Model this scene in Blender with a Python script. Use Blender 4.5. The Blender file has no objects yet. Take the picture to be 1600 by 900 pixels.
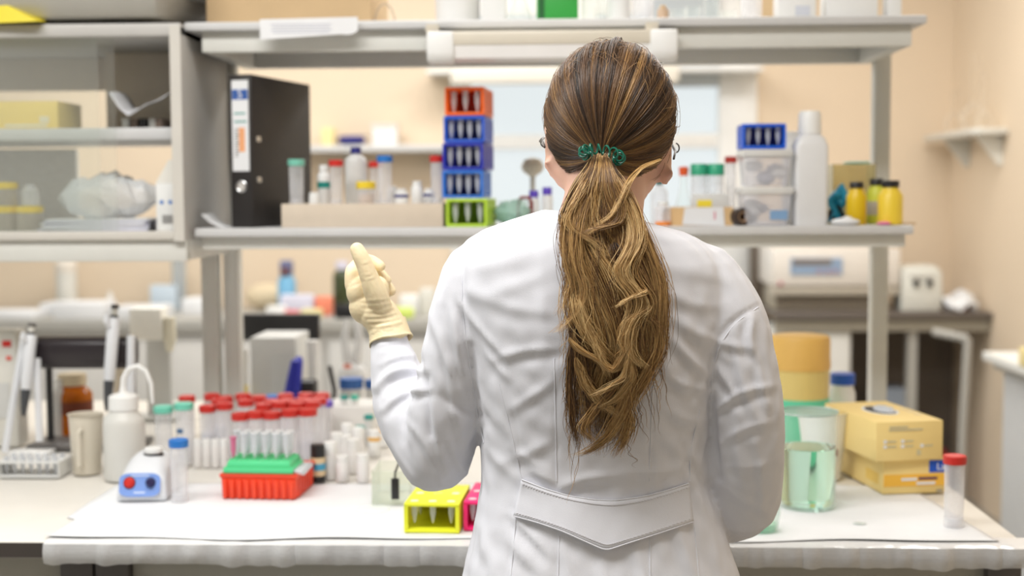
import bpy, bmesh, math, random
import numpy as np
from mathutils import Vector, Matrix, Euler
from mathutils.bvhtree import BVHTree
random.seed(7); rng = np.random.default_rng(7)
C = bpy.context.scene.collection
SC = bpy.context.scene
R = math.radians

# ------------------------------------------------------------------ camera
FPX = 2100.0
cam_d = bpy.data.cameras.new('camera')
cam = bpy.data.objects.new('camera', cam_d); C.objects.link(cam)
SC.camera = cam
cam_d.sensor_width = 36.0; cam_d.lens = FPX * 36 / 1600
cam_d.clip_start = 0.05; cam_d.clip_end = 60
CAM_M = Matrix.Rotation(R(2.2), 4, 'Z') @ Matrix.Rotation(R(90 - 3.95), 4, 'X') @ Matrix.Rotation(R(-0.29), 4, 'Z')
cam.matrix_world = Matrix.Translation((0, 0, 1.457)) @ CAM_M
cam_d.dof.use_dof = True; cam_d.dof.focus_distance = 1.74; cam_d.dof.aperture_fstop = 2.9
# ------------------------------------------------------------------ light
world = bpy.data.worlds.new('world'); SC.world = world; world.use_nodes = True
bg = world.node_tree.nodes['Background']; bg.inputs[0].default_value = (0.93, 0.965, 1.0, 1); bg.inputs[1].default_value = 0.86
def area_light(name, loc, sx, sy, power, col=(1, 0.985, 0.96)):
    l = bpy.data.lights.new(name, 'AREA'); l.shape = 'RECTANGLE'; l.size = sx; l.size_y = sy; l.energy = power; l.color = col
    o = bpy.data.objects.new(name, l); C.objects.link(o); o.location = loc; return o
area_light('overhead_light', (-0.8, 1.2, 3.02), 2.2, 0.6, 64)
area_light('overhead_light', (-0.5, 3.3, 3.02), 2.6, 0.6, 30)
area_light('overhead_light', (-1.3, 5.5, 3.02), 2.6, 0.6, 50)
area_light('overhead_light', (1.0, 4.9, 3.02), 1.6, 0.6, 34)  # extra lamp, added to brighten the right wall at the back
SC.view_settings.view_transform = 'Standard'; SC.view_settings.look = 'None'
SC.view_settings.exposure = 0.12; SC.view_settings.gamma = 1; SC.view_settings.use_curve_mapping = False
SC.cycles.transparent_max_bounces = 24; SC.cycles.max_bounces = 10

def ray(px, py):
    return CAM_M.to_3x3() @ Vector(((px - 800) / FPX, (450 - py) / FPX, -1))
def at(px, py, Y):            # the point of a sight line at distance Y into the room
    d = ray(px, py); t = Y / d.y
    return Vector((d.x * t, Y, 1.457 + d.z * t))
def on(px, py, z):            # the point of a sight line at height z
    d = ray(px, py); t = (z - 1.457) / d.z
    return Vector((d.x * t, d.y * t, z))
# ------------------------------------------------------------------ materials
def s2l(c):
    return tuple((v / 12.92 if v <= 0.04045 else ((v + 0.055) / 1.055) ** 2.4) for v in (x / 255 for x in c))
MATS = {}
def nt(name):
    m = bpy.data.materials.new(name); m.use_nodes = True; t = m.node_tree; t.nodes.clear()
    return m, t, t.nodes.new('ShaderNodeOutputMaterial')
def mat(name, col, rough=0.5, metal=0.0, var=0.06, scale=14, bump=0.0, bscale=80, spec=0.5, sheen=0, sub=0):
    if name in MATS: return MATS[name]
    m, t, out = nt(name); b = t.nodes.new('ShaderNodeBsdfPrincipled')
    c = s2l(col)
    tc = t.nodes.new('ShaderNodeTexCoord'); n = t.nodes.new('ShaderNodeTexNoise'); n.inputs['Scale'].default_value = scale; n.inputs['Detail'].default_value = 5
    t.links.new(tc.outputs['Object'], n.inputs['Vector'])
    r = t.nodes.new('ShaderNodeMix'); r.data_type = 'RGBA'
    r.inputs['A'].default_value = (*[v * (1 - var) for v in c], 1); r.inputs['B'].default_value = (*[min(1, v * (1 + var)) for v in c], 1)
    t.links.new(n.outputs['Fac'], r.inputs['Factor']); t.links.new(r.outputs['Result'], b.inputs['Base Color'])
    b.inputs['Roughness'].default_value = rough; b.inputs['Metallic'].default_value = metal; b.inputs['Specular IOR Level'].default_value = spec
    if sheen: b.inputs['Sheen Weight'].default_value = sheen
    if sub: b.inputs['Subsurface Weight'].default_value = sub; b.inputs['Subsurface Radius'].default_value = (0.01, 0.004, 0.002); b.inputs['Subsurface Scale'].default_value = 1
    if bump:
        n2 = t.nodes.new('ShaderNodeTexNoise'); n2.inputs['Scale'].default_value = bscale; n2.inputs['Detail'].default_value = 3
        t.links.new(tc.outputs['Object'], n2.inputs['Vector'])
        bp = t.nodes.new('ShaderNodeBump'); bp.inputs['Strength'].default_value = bump; bp.inputs['Distance'].default_value = 0.002
        t.links.new(n2.outputs['Fac'], bp.inputs['Height']); t.links.new(bp.outputs['Normal'], b.inputs['Normal'])
    t.links.new(b.outputs[0], out.inputs[0]); MATS[name] = m; return m
def clear(name, tint, opacity=0.15, rough=0.12, body=None):   # thin clear or milky plastic and thin glass
    if name in MATS: return MATS[name]
    m, t, out = nt(name)
    tr = t.nodes.new('ShaderNodeBsdfTransparent'); tr.inputs[0].default_value = (*s2l(tint), 1)
    b = t.nodes.new('ShaderNodeBsdfPrincipled'); b.inputs['Base Color'].default_value = (*s2l(body or tint), 1); b.inputs['Roughness'].default_value = rough
    n = t.nodes.new('ShaderNodeTexNoise'); n.inputs['Scale'].default_value = 30
    mr = t.nodes.new('ShaderNodeMapRange'); mr.inputs['To Min'].default_value = opacity * 0.8; mr.inputs['To Max'].default_value = opacity * 1.2
    t.links.new(n.outputs['Fac'], mr.inputs['Value'])
    lw = t.nodes.new('ShaderNodeLayerWeight'); lw.inputs[0].default_value = 0.25
    mu = t.nodes.new('ShaderNodeMath'); mu.operation = 'MULTIPLY_ADD'; mu.inputs[1].default_value = 0.55; mu.use_clamp = True
    t.links.new(lw.outputs['Facing'], mu.inputs[0]); t.links.new(mr.outputs[0], mu.inputs[2])
    mx = t.nodes.new('ShaderNodeMixShader'); t.links.new(mu.outputs[0], mx.inputs[0]); t.links.new(tr.outputs[0], mx.inputs[1]); t.links.new(b.outputs[0], mx.inputs[2])
    t.links.new(mx.outputs[0], out.inputs[0]); MATS[name] = m; return m
def liquid(name, tint):
    m, t, out = nt(name); b = t.nodes.new('ShaderNodeBsdfPrincipled')
    n = t.nodes.new('ShaderNodeTexNoise'); n.inputs['Scale'].default_value = 3
    r = t.nodes.new('ShaderNodeMix'); r.data_type = 'RGBA'; c = s2l(tint); r.inputs['A'].default_value = (*c, 1); r.inputs['B'].default_value = (*[min(1, v * 1.03) for v in c], 1)
    t.links.new(n.outputs['Fac'], r.inputs['Factor']); t.links.new(r.outputs['Result'], b.inputs['Base Color'])
    b.inputs['Transmission Weight'].default_value = 1; b.inputs['Roughness'].default_value = 0; b.inputs['IOR'].default_value = 1.33
    t.links.new(b.outputs[0], out.inputs[0]); return m
WHITE = mat('white plastic', (236, 236, 234), 0.4); OFFW = mat('off white plastic', (222, 220, 212), 0.45)
LGREY = mat('light grey paint', (206, 206, 203), 0.45); GREY = mat('grey paint', (176, 174, 168), 0.5); DGREY = mat('dark grey paint', (96, 92, 90), 0.5)
BLACK = mat('black plastic', (30, 29, 31), 0.4, var=0.15); PAPER = mat('white paper', (232, 233, 235), 0.8, bump=0.25, bscale=60)
LAMIN = mat('shelf laminate', (208, 208, 208), 0.4); FRAME = mat('rack steel', (218, 218, 212), 0.45); TAN = mat('shelf underside', (196, 186, 166), 0.6)
RED = mat('red plastic', (204, 44, 36), 0.4); BLUEC = mat('blue cap plastic', (40, 116, 196), 0.4); MINT = mat('mint cap plastic', (120, 214, 190), 0.4); TEAL = mat('teal plastic', (36, 150, 140), 0.4)
NAVY = mat('navy plastic', (34, 36, 120), 0.4); YEL = mat('yellow plastic', (236, 206, 50), 0.45); CARD = mat('cardboard', (206, 178, 138), 0.8, var=0.1); PURP = mat('purple plastic', (96, 70, 190), 0.4)
STEEL = mat('steel', (190, 190, 190), 0.25, metal=1)
CLEAR = clear('clear tube plastic', (252, 252, 253), 0.30, 0.2, (250, 250, 252)); MILK = clear('milky plastic', (238, 238, 236), 0.72, 0.35); GLASS = clear('thin glass', (252, 254, 253), 0.04, 0.03); BAGM = clear('clear film', (240, 242, 242), 0.3, 0.15, (236, 238, 240))
PANE = clear('cabinet glass', (253, 254, 253), 0.02, 0.03)
# ------------------------------------------------------------------ mesh builder
class MB:
    def __init__(s): s.v = []; s.f = []
    def add(s, v, f):
        k = len(s.v); s.v += [Vector(p) for p in v]; s.f += [[i + k for i in q] for q in f]; return s
    def box(s, c, d, rot=None):
        x, y, z = (q / 2 for q in d); v = [Vector(p) for p in ((-x, -y, -z), (x, -y, -z), (x, y, -z), (-x, y, -z), (-x, -y, z), (x, -y, z), (x, y, z), (-x, y, z))]
        if rot: e = Euler(rot).to_matrix(); v = [e @ p for p in v]
        c = Vector(c)
        return s.add([p + c for p in v], [[0, 3, 2, 1], [4, 5, 6, 7], [0, 1, 5, 4], [1, 2, 6, 5], [2, 3, 7, 6], [3, 0, 4, 7]])
    def span(s, a, b):
        return s.box([(p + q) / 2 for p, q in zip(a, b)], [abs(q - p) for p, q in zip(a, b)])
    def lathe(s, prof, n=20, c=(0, 0, 0), rib=0, top=True):
        c = Vector(c); v = []; f = []; m = len(prof)
        for r, z in prof:
            for k in range(n):
                a = 2 * math.pi * k / n; rr = r * (1 - (rib if k % 2 else 0)); v.append(c + Vector((rr * math.cos(a), rr * math.sin(a), z)))
        for i in range(m - 1):
            for k in range(n):
                k2 = (k + 1) % n; f.append([i * n + k, i * n + k2, (i + 1) * n + k2, (i + 1) * n + k])
        if prof[0][0] > 1e-6: f.append(list(range(n))[::-1])
        if prof[-1][0] > 1e-6 and top: f.append([(m - 1) * n + k for k in range(n)])
        return s.add(v, f)
    def tube(s, pts, r, n=8, cap=True, flat=1.0):
        pts = [Vector(p) for p in pts]; rs = r if isinstance(r, (list, tuple)) else [r] * len(pts); v = []; f = []; up = None
        for i, p in enumerate(pts):
            d = (pts[min(i + 1, len(pts) - 1)] - pts[max(i - 1, 0)]).normalized()
            if up is None:
                up = Vector((0, 0, 1)) if abs(d.z) < 0.9 else Vector((0, 1, 0))
            u = (up - d * up.dot(d)).normalized(); w = d.cross(u); up = u
            for k in range(n):
                a = 2 * math.pi * k / n; v.append(p + (u * math.cos(a) * flat + w * math.sin(a)) * rs[i])
        for i in range(len(pts) - 1):
            for k in range(n):
                k2 = (k + 1) % n; f.append([i * n + k, i * n + k2, (i + 1) * n + k2, (i + 1) * n + k])
        if cap: f.append(list(range(n))[::-1]); f.append([(len(pts) - 1) * n + k for k in range(n)])
        return s.add(v, f)
    def prism(s, poly, d0, d1, axis='z'):     # polygon swept along an axis
        m = len(poly); g = {'z': lambda p, d: (p[0], p[1], d), 'y': lambda p, d: (p[0], d, p[1]), 'x': lambda p, d: (d, p[0], p[1])}[axis]
        return s.add([g(p, d0) for p in poly] + [g(p, d1) for p in poly], [list(range(m))[::-1], list(range(m, 2 * m))] + [[i, (i + 1) % m, m + (i + 1) % m, m + i] for i in range(m)])
    def ball(s, c, rad, n=14, k=10):
        rad = rad if isinstance(rad, (tuple, list)) else (rad,) * 3; c = Vector(c); v = []; f = []
        for i in range(1, k):
            t = math.pi * i / k
            for j in range(n):
                a = 2 * math.pi * j / n; v.append(c + Vector((rad[0] * math.sin(t) * math.cos(a), rad[1] * math.sin(t) * math.sin(a), rad[2] * math.cos(t))))
        v += [c + Vector((0, 0, rad[2])), c - Vector((0, 0, rad[2]))]; T = (k - 1) * n
        for i in range(k - 2):
            for j in range(n): j2 = (j + 1) % n; f.append([i * n + j, (i + 1) * n + j, (i + 1) * n + j2, i * n + j2])
        for j in range(n): j2 = (j + 1) % n; f.append([T, j, j2]); f.append([T + 1, (k - 2) * n + j2, (k - 2) * n + j])
        return s.add(v, f)
    def build(s, name, m, parent=None, smooth=True, bevel=0.0, seg=2):
        me = bpy.data.meshes.new(name); bm = bmesh.new(); vs = [bm.verts.new(p) for p in s.v]
        for q in s.f:
            try: bm.faces.new([vs[i] for i in q])
            except ValueError: pass
        bmesh.ops.recalc_face_normals(bm, faces=bm.faces)
        if bevel:
            es = [e for e in bm.edges if len(e.link_faces) == 2 and e.calc_face_angle(0) > 0.5]
            bmesh.ops.bevel(bm, geom=es, offset=bevel, segments=seg, affect='EDGES', profile=0.5)
        if smooth:
            for f in bm.faces: f.smooth = True
            for e in bm.edges:
                if len(e.link_faces) == 2 and e.calc_face_angle(0) > 0.7: e.smooth = False
        bm.to_mesh(me); bm.free(); me.materials.append(m)
        o = bpy.data.objects.new(name, me); C.objects.link(o)
        if parent: o.parent = parent
        return o
def B(): return MB()
def thing(name, label, cat, loc=(0, 0, 0), rz=0.0, group=None):
    o = bpy.data.objects.new(name, None); C.objects.link(o); o.empty_display_size = 0.02
    o.location = loc; o.rotation_euler = (0, 0, rz); return tag(o, label, cat, group)
def tag(o, label, cat, group=None, loc=None, rot=None):
    o['label'] = label; o['category'] = cat
    if group: o['group'] = group
    if loc is not None: o.location = loc
    if rot is not None: o.rotation_euler = rot
    return o
def struct(o): o['kind'] = 'structure'; return o
def copy_tree(o, parent=None):
    c = o.copy(); C.objects.link(c)
    if parent: c.parent = parent
    for ch in o.children: copy_tree(ch, c)
    return c
def words(name, txt, size, m, parent, loc, rot=(math.pi / 2, 0, 0)):
    cu = bpy.data.curves.new(name, 'FONT'); cu.body = txt; cu.size = size; cu.extrude = 0.0002; cu.align_x = 'CENTER'; cu.align_y = 'CENTER'; cu.materials.append(m)
    o = bpy.data.objects.new(name, cu); C.objects.link(o); me = bpy.data.meshes.new_from_object(o.evaluated_get(bpy.context.evaluated_depsgraph_get()))
    bpy.data.objects.remove(o); o = bpy.data.objects.new(name, me); C.objects.link(o); o.parent = parent; o.location = loc; o.rotation_euler = rot; return o
def pose(o, loc, rot): o.location = loc; o.rotation_euler = rot; return o
ORD = ['first', 'second', 'third', 'fourth', 'fifth', 'sixth', 'seventh', 'eighth', 'ninth', 'tenth']
# ------------------------------------------------------------------ room
YW = 6.8; XR = at(1487, 250, YW).x; XL = -3.6; ZC = 3.05; ZB = 0.90
WALL = mat('painted wall', (228, 209, 184), 0.75, var=0.03, scale=3, bump=0.1, bscale=200)
struct(B().span((XL - 1, -2.5, -0.1), (XR + 0.1, YW + 0.1, 0)).build('floor', mat('floor tile', (150, 146, 138), 0.5)))
struct(B().span((XL - 1, -2.5, ZC), (XR + 0.1, YW + 0.1, ZC + 0.1)).build('ceiling', mat('ceiling paint', (240, 240, 238), 0.8)))
struct(B().span((XR, -2.5, 0), (XR + 0.12, YW + 0.1, ZC)).build('wall_right', WALL))
struct(B().span((XL - 1, -2.6, 0), (XR + 0.12, -2.5, ZC)).build('wall_rear', mat('rear wall paint', (232, 230, 228), 0.8)))
wx0 = at(705, 200, YW).x; wx1 = at(1182, 200, YW).x; wz0 = 0.93; wz1 = at(900, 104, YW).z + 0.35
b = B(); b.span((XL - 1, YW, 0), (wx0, YW + 0.1, ZC)); b.span((wx1, YW, 0), (XR, YW + 0.1, ZC)); b.span((wx0, YW, 0), (wx1, YW + 0.1, wz0)); b.span((wx0, YW, wz1), (wx1, YW + 0.1, ZC))
struct(b.build('wall_back', WALL))
win = struct(thing('window_1', 'x', 'x')); del win['label'], win['category']
WF = mat('window paint', (238, 238, 236), 0.4)
ww = wx1 - wx0; fw = at(1182, 200, YW).x - at(1122, 200, YW).x
for x0, x1 in ((wx0, wx0 + 0.10), (wx1 - fw, wx1), (wx0 + ww * 0.40, wx0 + ww * 0.40 + 0.12)):
    B().span((x0, YW - 0.03, wz0), (x1, YW + 0.06, wz1)).build('window_frame', WF, win, bevel=0.006)
for z0, z1 in ((wz0, wz0 + 0.09), (wz1 - 0.1, wz1), (at(1090, 222, YW).z - 0.03, at(1090, 215, YW).z + 0.02)):
    B().span((wx0 + 0.1, YW - 0.02, z0), (wx1 - fw, YW + 0.05, z1)).build('window_frame', WF, win, bevel=0.006)
B().span((wx0 + 0.1, YW + 0.02, wz0 + 0.09), (wx0 + ww * 0.40, YW + 0.026, wz1 - 0.1)).build('pane', GLASS, win)
B().span((wx0 + ww * 0.40 + 0.12, YW + 0.02, wz0 + 0.09), (wx1 - fw, YW + 0.026, wz1 - 0.1)).build('pane', GLASS, win)
B().span((wx0 - 0.04, YW - 0.12, wz0 - 0.03), (wx1 + 0.03, YW, wz0)).build('sill', WF, win, bevel=0.006)
bl2 = B().span((wx1 - 0.55, YW - 0.05, at(1090, 137, YW).z), (wx1 - fw - 0.0, YW - 0.03, wz1 - 0.02)).build('blind', mat('grey blind', (190, 198, 204), 0.7), win)
# window wall on the left, outside the picture: the daylight comes through it
xw = XL - 1.0
b = B(); b.span((xw - 0.12, -2.6, 0), (xw, YW + 0.1, 0.8)); b.span((xw - 0.12, -2.6, 2.75), (xw, YW + 0.1, ZC)); struct(b.build('wall_left', WALL))
win2 = thing('window_2', 'x', 'x'); del win2['label'], win2['category']; struct(win2)
for k in range(6):
    y = -2.5 + 1.85 * k; B().span((xw - 0.08, y - 0.04, 0.8), (xw - 0.02, y + 0.04, 2.75)).build('window_frame', WF, win2)
    if k < 5: B().span((xw - 0.055, y + 0.04, 0.8), (xw - 0.05, y + 1.81, 2.75)).build('pane', GLASS, win2)
B().span((xw - 0.1, -2.5, 0.78), (xw + 0.12, YW, 0.81)).build('sill', WF, win2)
# rail with a rolled blind in front of the window head
rb = B().span((at(705, 120, 6.55).x, 6.5, at(800, 131, 6.55).z), (at(1060, 120, 6.55).x, 6.6, at(800, 104, 6.55).z)).build('blind_box', mat('cream panel', (230, 224, 212), 0.6), bevel=0.01)
tag(rb, 'cream roller blind box across the head of the window', 'blind box'); rb.data.update()
B().span((wx0 - 0.1, 6.58, at(800, 112, 6.55).z), (wx1, YW + 0.0, at(800, 106, 6.55).z)).build('bracket', WF, rb)
# ------------------------------------------------------------------ benches
WOOD = mat('bench laminate', (226, 222, 214), 0.35); PANEL = mat('bench front panel', (180, 178, 168), 0.5); EDGE = mat('dark edging', (72, 66, 62), 0.5)
YF = on(800, 850, ZB).y; XB = on(132, 850, ZB).x; XE = on(1598, 846, ZB).x; YBK = YF + 1.5
def bench(x0, x1, label, gap0, gap1):
    t = thing('lab_bench', label, 'bench', ((x0 + x1) / 2, YF + 0.75, 0)); w = (x1 - x0) / 2
    B().span((-w, -0.75, ZB - 0.028), (w, 0.75, ZB)).build('worktop', WOOD, t, bevel=0.003)
    B().span((-w, -0.752, ZB - 0.026), (w, -0.75, ZB - 0.002)).build('edge_strip', EDGE, t)
    B().span((-w + gap0, -0.70, 0.1), (w - gap1, -0.67, ZB - 0.035)).build('front_panel', PANEL, t, bevel=0.003)
    for sx in (-1, 1):
        for y in (-0.69, 0.69): B().span((sx * w - sx * 0.055, y - 0.03, 0), (sx * w, y + 0.03, ZB - 0.028)).build('leg', DGREY, t, bevel=0.004)
    B().span((-w + 0.06, -0.6, 0.12), (w - 0.06, 0.6, 0.15)).build('lower_shelf', GREY, t)
    return t
bench(XB - 1.6, XB - 0.004, 'grey lab bench with dark edging carrying the pipette stand', 0.056, 0.056)
bench(XB, XE, 'lab bench under white paper sheets in front of the person', 0.056, 0.045)
# wrinkled paper sheets and film
def sheet(name, outline_fn, nx, ny, m, label, cat, amp, z0, thick=0.0008, seedv=1, droop=None):
    rg = np.random.default_rng(seedv); ph = rg.uniform(0, 6.28, 12); fr = rg.uniform(8, 40, (12, 2))
    b = B(); v = []; f = []
    for j in range(ny + 1):
        for i in range(nx + 1):
            x, y = outline_fn(i / nx, j / ny); z = z0 + amp * abs(sum(math.sin(fr[k][0] * x + fr[k][1] * y + ph[k]) for k in range(12)) / 6)
            if droop: x, y, z = droop(x, y, z, i / nx, j / ny)
            v.append((x, y, z))
    for j in range(ny):
        for i in range(nx): a = j * (nx + 1) + i; f.append([a, a + 1, a + nx + 2, a + nx + 1])
    o = b.add(v, f).build(name, m); md = o.modifiers.new('thickness', 'SOLIDIFY'); md.thickness = thick; md.offset = 1
    if label: tag(o, label, cat)
    return o
pl0 = on(66, 845, ZB); pl1 = on(180, 772, ZB); pr0 = on(1560, 848, ZB); pr1 = on(1400, 745, ZB)
def paper1(u, v):
    xl = pl0.x + (pl1.x - pl0.x) * min(1, v * 3.2); xr = pr0.x + (pr1.x - pr0.x) * v
    if v > 0.32: xl = pl1.x - 0.02
    x = xl + (xr - xl) * u; y = YF + 0.012 - 0.006 * math.sin(9 * x) - 0.005 * math.sin(23 * x + 1) + 0.42 * v
    return x, y
def curl(x, y, z, u, v):
    if v < 0.045: z = ZB + 0.0025 + (0.045 - v) * 0.07 * (0.4 + 0.6 * math.sin(7 * x + 1) ** 2)
    return x, y, z
sheet('paper_sheet', paper1, 120, 40, PAPER, 'large wrinkled white paper sheet spread over the middle bench', 'paper', 0.0012, ZB + 0.0015, droop=curl)
FILM = clear('crinkled film', (246, 246, 246), 0.62, 0.12, (236, 236, 236))
fl = thing('plastic_film', 'crinkled clear plastic film wrapped over the front edge of the middle bench', 'film', ((XB + XE) / 2, YF, ZB)); FX = (XE - XB) / 2 + 0.04
v = []; f = []; NX = 300
for i in range(NX + 1):
    x = -FX + 2 * FX * i / NX
    if i < 10: x -= 0.03 * (1 - i / 10)
    k = 0.005 * math.sin(23 * x) * math.sin(5 * x + 1) + 0.003 * math.sin(67 * x + 2) + 0.002 * math.sin(150 * x)
    for (dy, dz, w) in ((0.05, 0.0012, 0), (0.008, 0.002, 0.2), (-0.007, -0.002, 0.6), (-0.010, -0.014 , 1), (-0.009, -0.026, 1), (-0.006, -0.034, 0.8)):
        v.append((x, dy - abs(k) * w * 1.5, dz + (k * 0.4 if w == 0.8 else abs(k) * 0.3 * w)))
for i in range(NX):
    for j in range(5): a = i * 6 + j; f.append([a, a + 6, a + 7, a + 1])
B().add(v, f).build('film_sheet', FILM, fl)
# ------------------------------------------------------------------ racks above the benches
YS0, YS1 = 2.75, 3.15
ZMID = at(870, 354.5, YS0).z; ZTOP = at(870, 29, YS0).z
XS0 = at(304, 365, YS0).x; XS1 = at(1428, 365, YS0).x; XT0 = at(288, 45, YS0).x; XT1 = at(1449, 28, YS0).x
def px_m(Y): return Y / FPX
rk = thing('shelf_rack', 'two tier light grey steel rack standing on the middle bench', 'shelf rack', ((XS0 + XS1) / 2, 3.12, ZB)); rx, ry = rk.location.x, 3.12
def rl(a): return (a[0] - rx, a[1] - ry, a[2] - ZB)
def rspan(a, b_, name, m, bev=0.003, par=rk): return B().span(rl(a), rl(b_)).build(name, m, par, bevel=bev)
rspan((XS0, YS0, ZMID - 0.018), (XS1, YS1, ZMID), 'shelf_board', LAMIN)
rspan((XT0, YS0, ZTOP - 0.017), (XT1, YS1 + 0.03, ZTOP), 'shelf_board', LAMIN)
for zt, xa, xb in ((ZMID - 0.018, XS0 + 0.01, XS1 - 0.012), (ZTOP - 0.017, XT0 + 0.03, XT1 - 0.025)):
    dz = 0.026 if zt < 1.5 else 0.042
    rspan((xa, YS0 + 0.02, zt - dz), (xb, YS0 + 0.045, zt), 'front_beam', FRAME, 0.002)
    rspan((xa, YS1 - 0.03, zt - dz), (xb, YS1, zt), 'back_beam', FRAME, 0.002)
    for xx in (xa, xb - 0.03): rspan((xx, YS0 + 0.045, zt - dz), (xx + 0.03, YS1 - 0.03, zt), 'bracket_arm', FRAME, 0.002)
xp0 = at(352, 450, 3.12).x; xp1 = at(1363, 200, 3.12).x
for xx in (xp0, xp1): rspan((xx, 3.10, ZB), (xx + 0.037, 3.14, ZTOP - 0.018), 'post', FRAME, 0.003)
# laminate mats lying on the mid shelf
# left rack with glazed cabinet
XC1 = at(285, 200, YS0 - 0.03).x; XC0 = XC1 - 1.1
lk = thing('glazed_cabinet', 'open fronted grey wall cabinet with sliding glass, left of the rack', 'cabinet', ((XC0 + XC1) / 2, 3.12, ZB)); rx = lk.location.x
zc0 = at(150, 362, YS0 - 0.03).z; zc1 = at(150, 57, YS0 - 0.03).z; zcm0 = at(150, 222, YS0).z; zcm1 = at(150, 199, YS0).z
CABM = mat('cabinet board', (190, 188, 184), 0.5); CABE = mat('cabinet edge', (208, 204, 196), 0.45); CABB = mat('cabinet back', (212, 200, 186), 0.6)
q = dict(par=lk)
rspan((XC1 - 0.022, YS0 - 0.03, zc0 - 0.02), (XC1, YS1, zc1 + 0.022), 'side_panel', CABM, **q)
rspan((XC1 - 0.022, YS0 - 0.033, zc0 - 0.02), (XC1, YS0 - 0.03, zc1 + 0.02), 'edge_band', CABE, 0, **q)
rspan((XC0, YS0 - 0.03, zc1), (XC1, YS1, zc1 + 0.026), 'top_board', CABM, **q)
rspan((XC0, YS0 - 0.03, zc0 - 0.018), (XC1 - 0.022, YS1, zc0), 'bottom_board', CABE, **q)
rspan((XC0, YS0 + 0.02, zcm0 + 0.005), (XC1 - 0.022, YS1, zcm1), 'middle_shelf', LAMIN, **q)
rspan((XC0, YS1 - 0.02, at(100, 143, YS1).z), (XC1 - 0.022, YS1, zc1), 'back_panel', CABB, **q)
rspan((XC0, YS1 - 0.02, zc0), (at(125, 300, YS1).x, YS1, zcm0), 'back_panel', MILK, **q)
rspan((at(180, 100, YS1 - 0.05).x, YS1 - 0.12, zcm1), (XC1 - 0.022, YS1 - 0.02, zc1), 'inner_panel', CABB, **q)
rspan((XC0, YS0 - 0.012, zc0), (at(157, 200, YS0).x, YS0 - 0.008, zc1), 'glass_door', PANE, 0, **q)
rspan((XC0 + 0.5, YS0 - 0.004, zc0), (at(181, 200, YS0).x, YS0, zc1), 'glass_door', PANE, 0, **q)
rspan((XC0, YS0 - 0.02, zc0 - 0.062), (XC1 + 0.0, YS0 + 0.01, zc0 - 0.018), 'front_beam', FRAME, 0.003, **q)
rspan((XC0, YS1 - 0.03, zc0 - 0.062), (XC1 + 0.0, YS1, zc0 - 0.018), 'back_beam', FRAME, 0.003, **q)
rspan((XC1 - 0.03, YS0, zc0 - 0.06), (XC1, YS1 - 0.03, zc0 - 0.018), 'bracket_arm', FRAME, 0.003, **q)
xp = at(319, 450, 3.11).x
rspan((xp - 0.002, 3.09, ZB), (xp + 0.036, 3.13, zc0 - 0.03), 'post', FRAME, 0.003, **q)
rspan((xp - 0.98, 3.09, ZB), (xp - 0.94, 3.13, zc0 - 0.03), 'post', FRAME, 0.003, **q)
# strip lamp under the top shelf
lx0 = at(668, 70, YS0 - 0.03).x; lx1 = at(1058, 70, YS0 - 0.03).x; lz1 = at(860, 49, YS0 - 0.03).z; lz0 = at(860, 98, YS0 - 0.03).z
lm = thing('strip_lamp', 'long white fluorescent strip lamp hung under the top shelf', 'lamp', ((lx0 + lx1) / 2, YS0 - 0.02, lz1)); hw = (lx1 - lx0) / 2; hh = lz1 - lz0
LW = mat('lamp housing', (216, 208, 192), 0.4)
prof = [(-0.03, 0), (0.03, 0), (0.03, -hh * 0.45), (-0.03, -hh * 0.45)]
B().prism(prof, -hw, hw, 'x').build('housing', LW, lm, bevel=0.004)
for sx in (-1, 1): B().prism([(-0.034, 0), (0.034, 0), (0.034, -hh * 0.6), (0.015, -hh), (-0.024, -hh), (-0.034, -hh * 0.75)], sx * hw, sx * (hw - 0.055), 'x').build('end_cap', WHITE, lm, bevel=0.006)
B().prism([(-0.028, -hh * 0.45), (0.028, -hh * 0.45), (0.024, -hh * 0.85), (0.0, -hh * 0.97), (-0.024, -hh * 0.85)], -hw + 0.055, hw - 0.055, 'x').build('diffuser', mat('diffuser', (238, 236, 234), 0.25), lm)
for xx in (-0.12, 0.1): B().box((xx * 2, 0.0, 0.008), (0.025, 0.03, 0.016)).build('hanger', LW, lm)
# ------------------------------------------------------------------ counters along the walls
YC = 6.1; ZK = at(1300, 489, YC).z
DT = mat('dark counter top', (104, 96, 90), 0.4); CW = mat('counter white', (226, 226, 222), 0.5)
xk0 = at(1212, 500, YC).x; xk1 = XR - 0.005
t = thing('wall_counter', 'dark topped counter by the far wall under the white analyser', 'counter', ((xk0 + xk1) / 2, YC, 0)); w = (xk1 - xk0) / 2
B().span((-w, 0, ZK - 0.03), (w, 0.65, ZK)).build('counter_top', DT, t, bevel=0.003)
B().span((-w, 0.03, ZK - 0.085), (w, 0.06, ZK - 0.035)).build('apron', mat('apron grey', (170, 164, 150), 0.5), t)
xd = at(1330, 560, YC + 0.05).x - t.location.x
cb = B().span((-w, 0.06, 0.05), (xd, 0.6, ZK - 0.085)).build('cupboard', CW, t, bevel=0.004)
B().span((-w + 0.01, 0.045, 0.08), (xd - 0.01, 0.06, ZK - 0.1)).build('door', CW, t, bevel=0.003)
B().span((xd - 0.09, 0.03, ZK - 0.32), (xd - 0.03, 0.045, ZK - 0.3)).build('handle', DGREY, t)
B().span((xd, 0.6, 0.02), (w, 0.64, ZK - 0.03)).build('shade_board', mat('shadow board', (120, 110, 100), 0.7), t)  # dark board put in for the shade under the counter
B().span((w - 0.36, 0.05, 0), (w - 0.32, 0.1, ZK - 0.03)).build('leg', GREY, t)
B().span((xd + 0.02, 0.2, 0.3), (xd + 0.35, 0.6, 0.33)).build('lower_shelf', OFFW, t)
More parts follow.
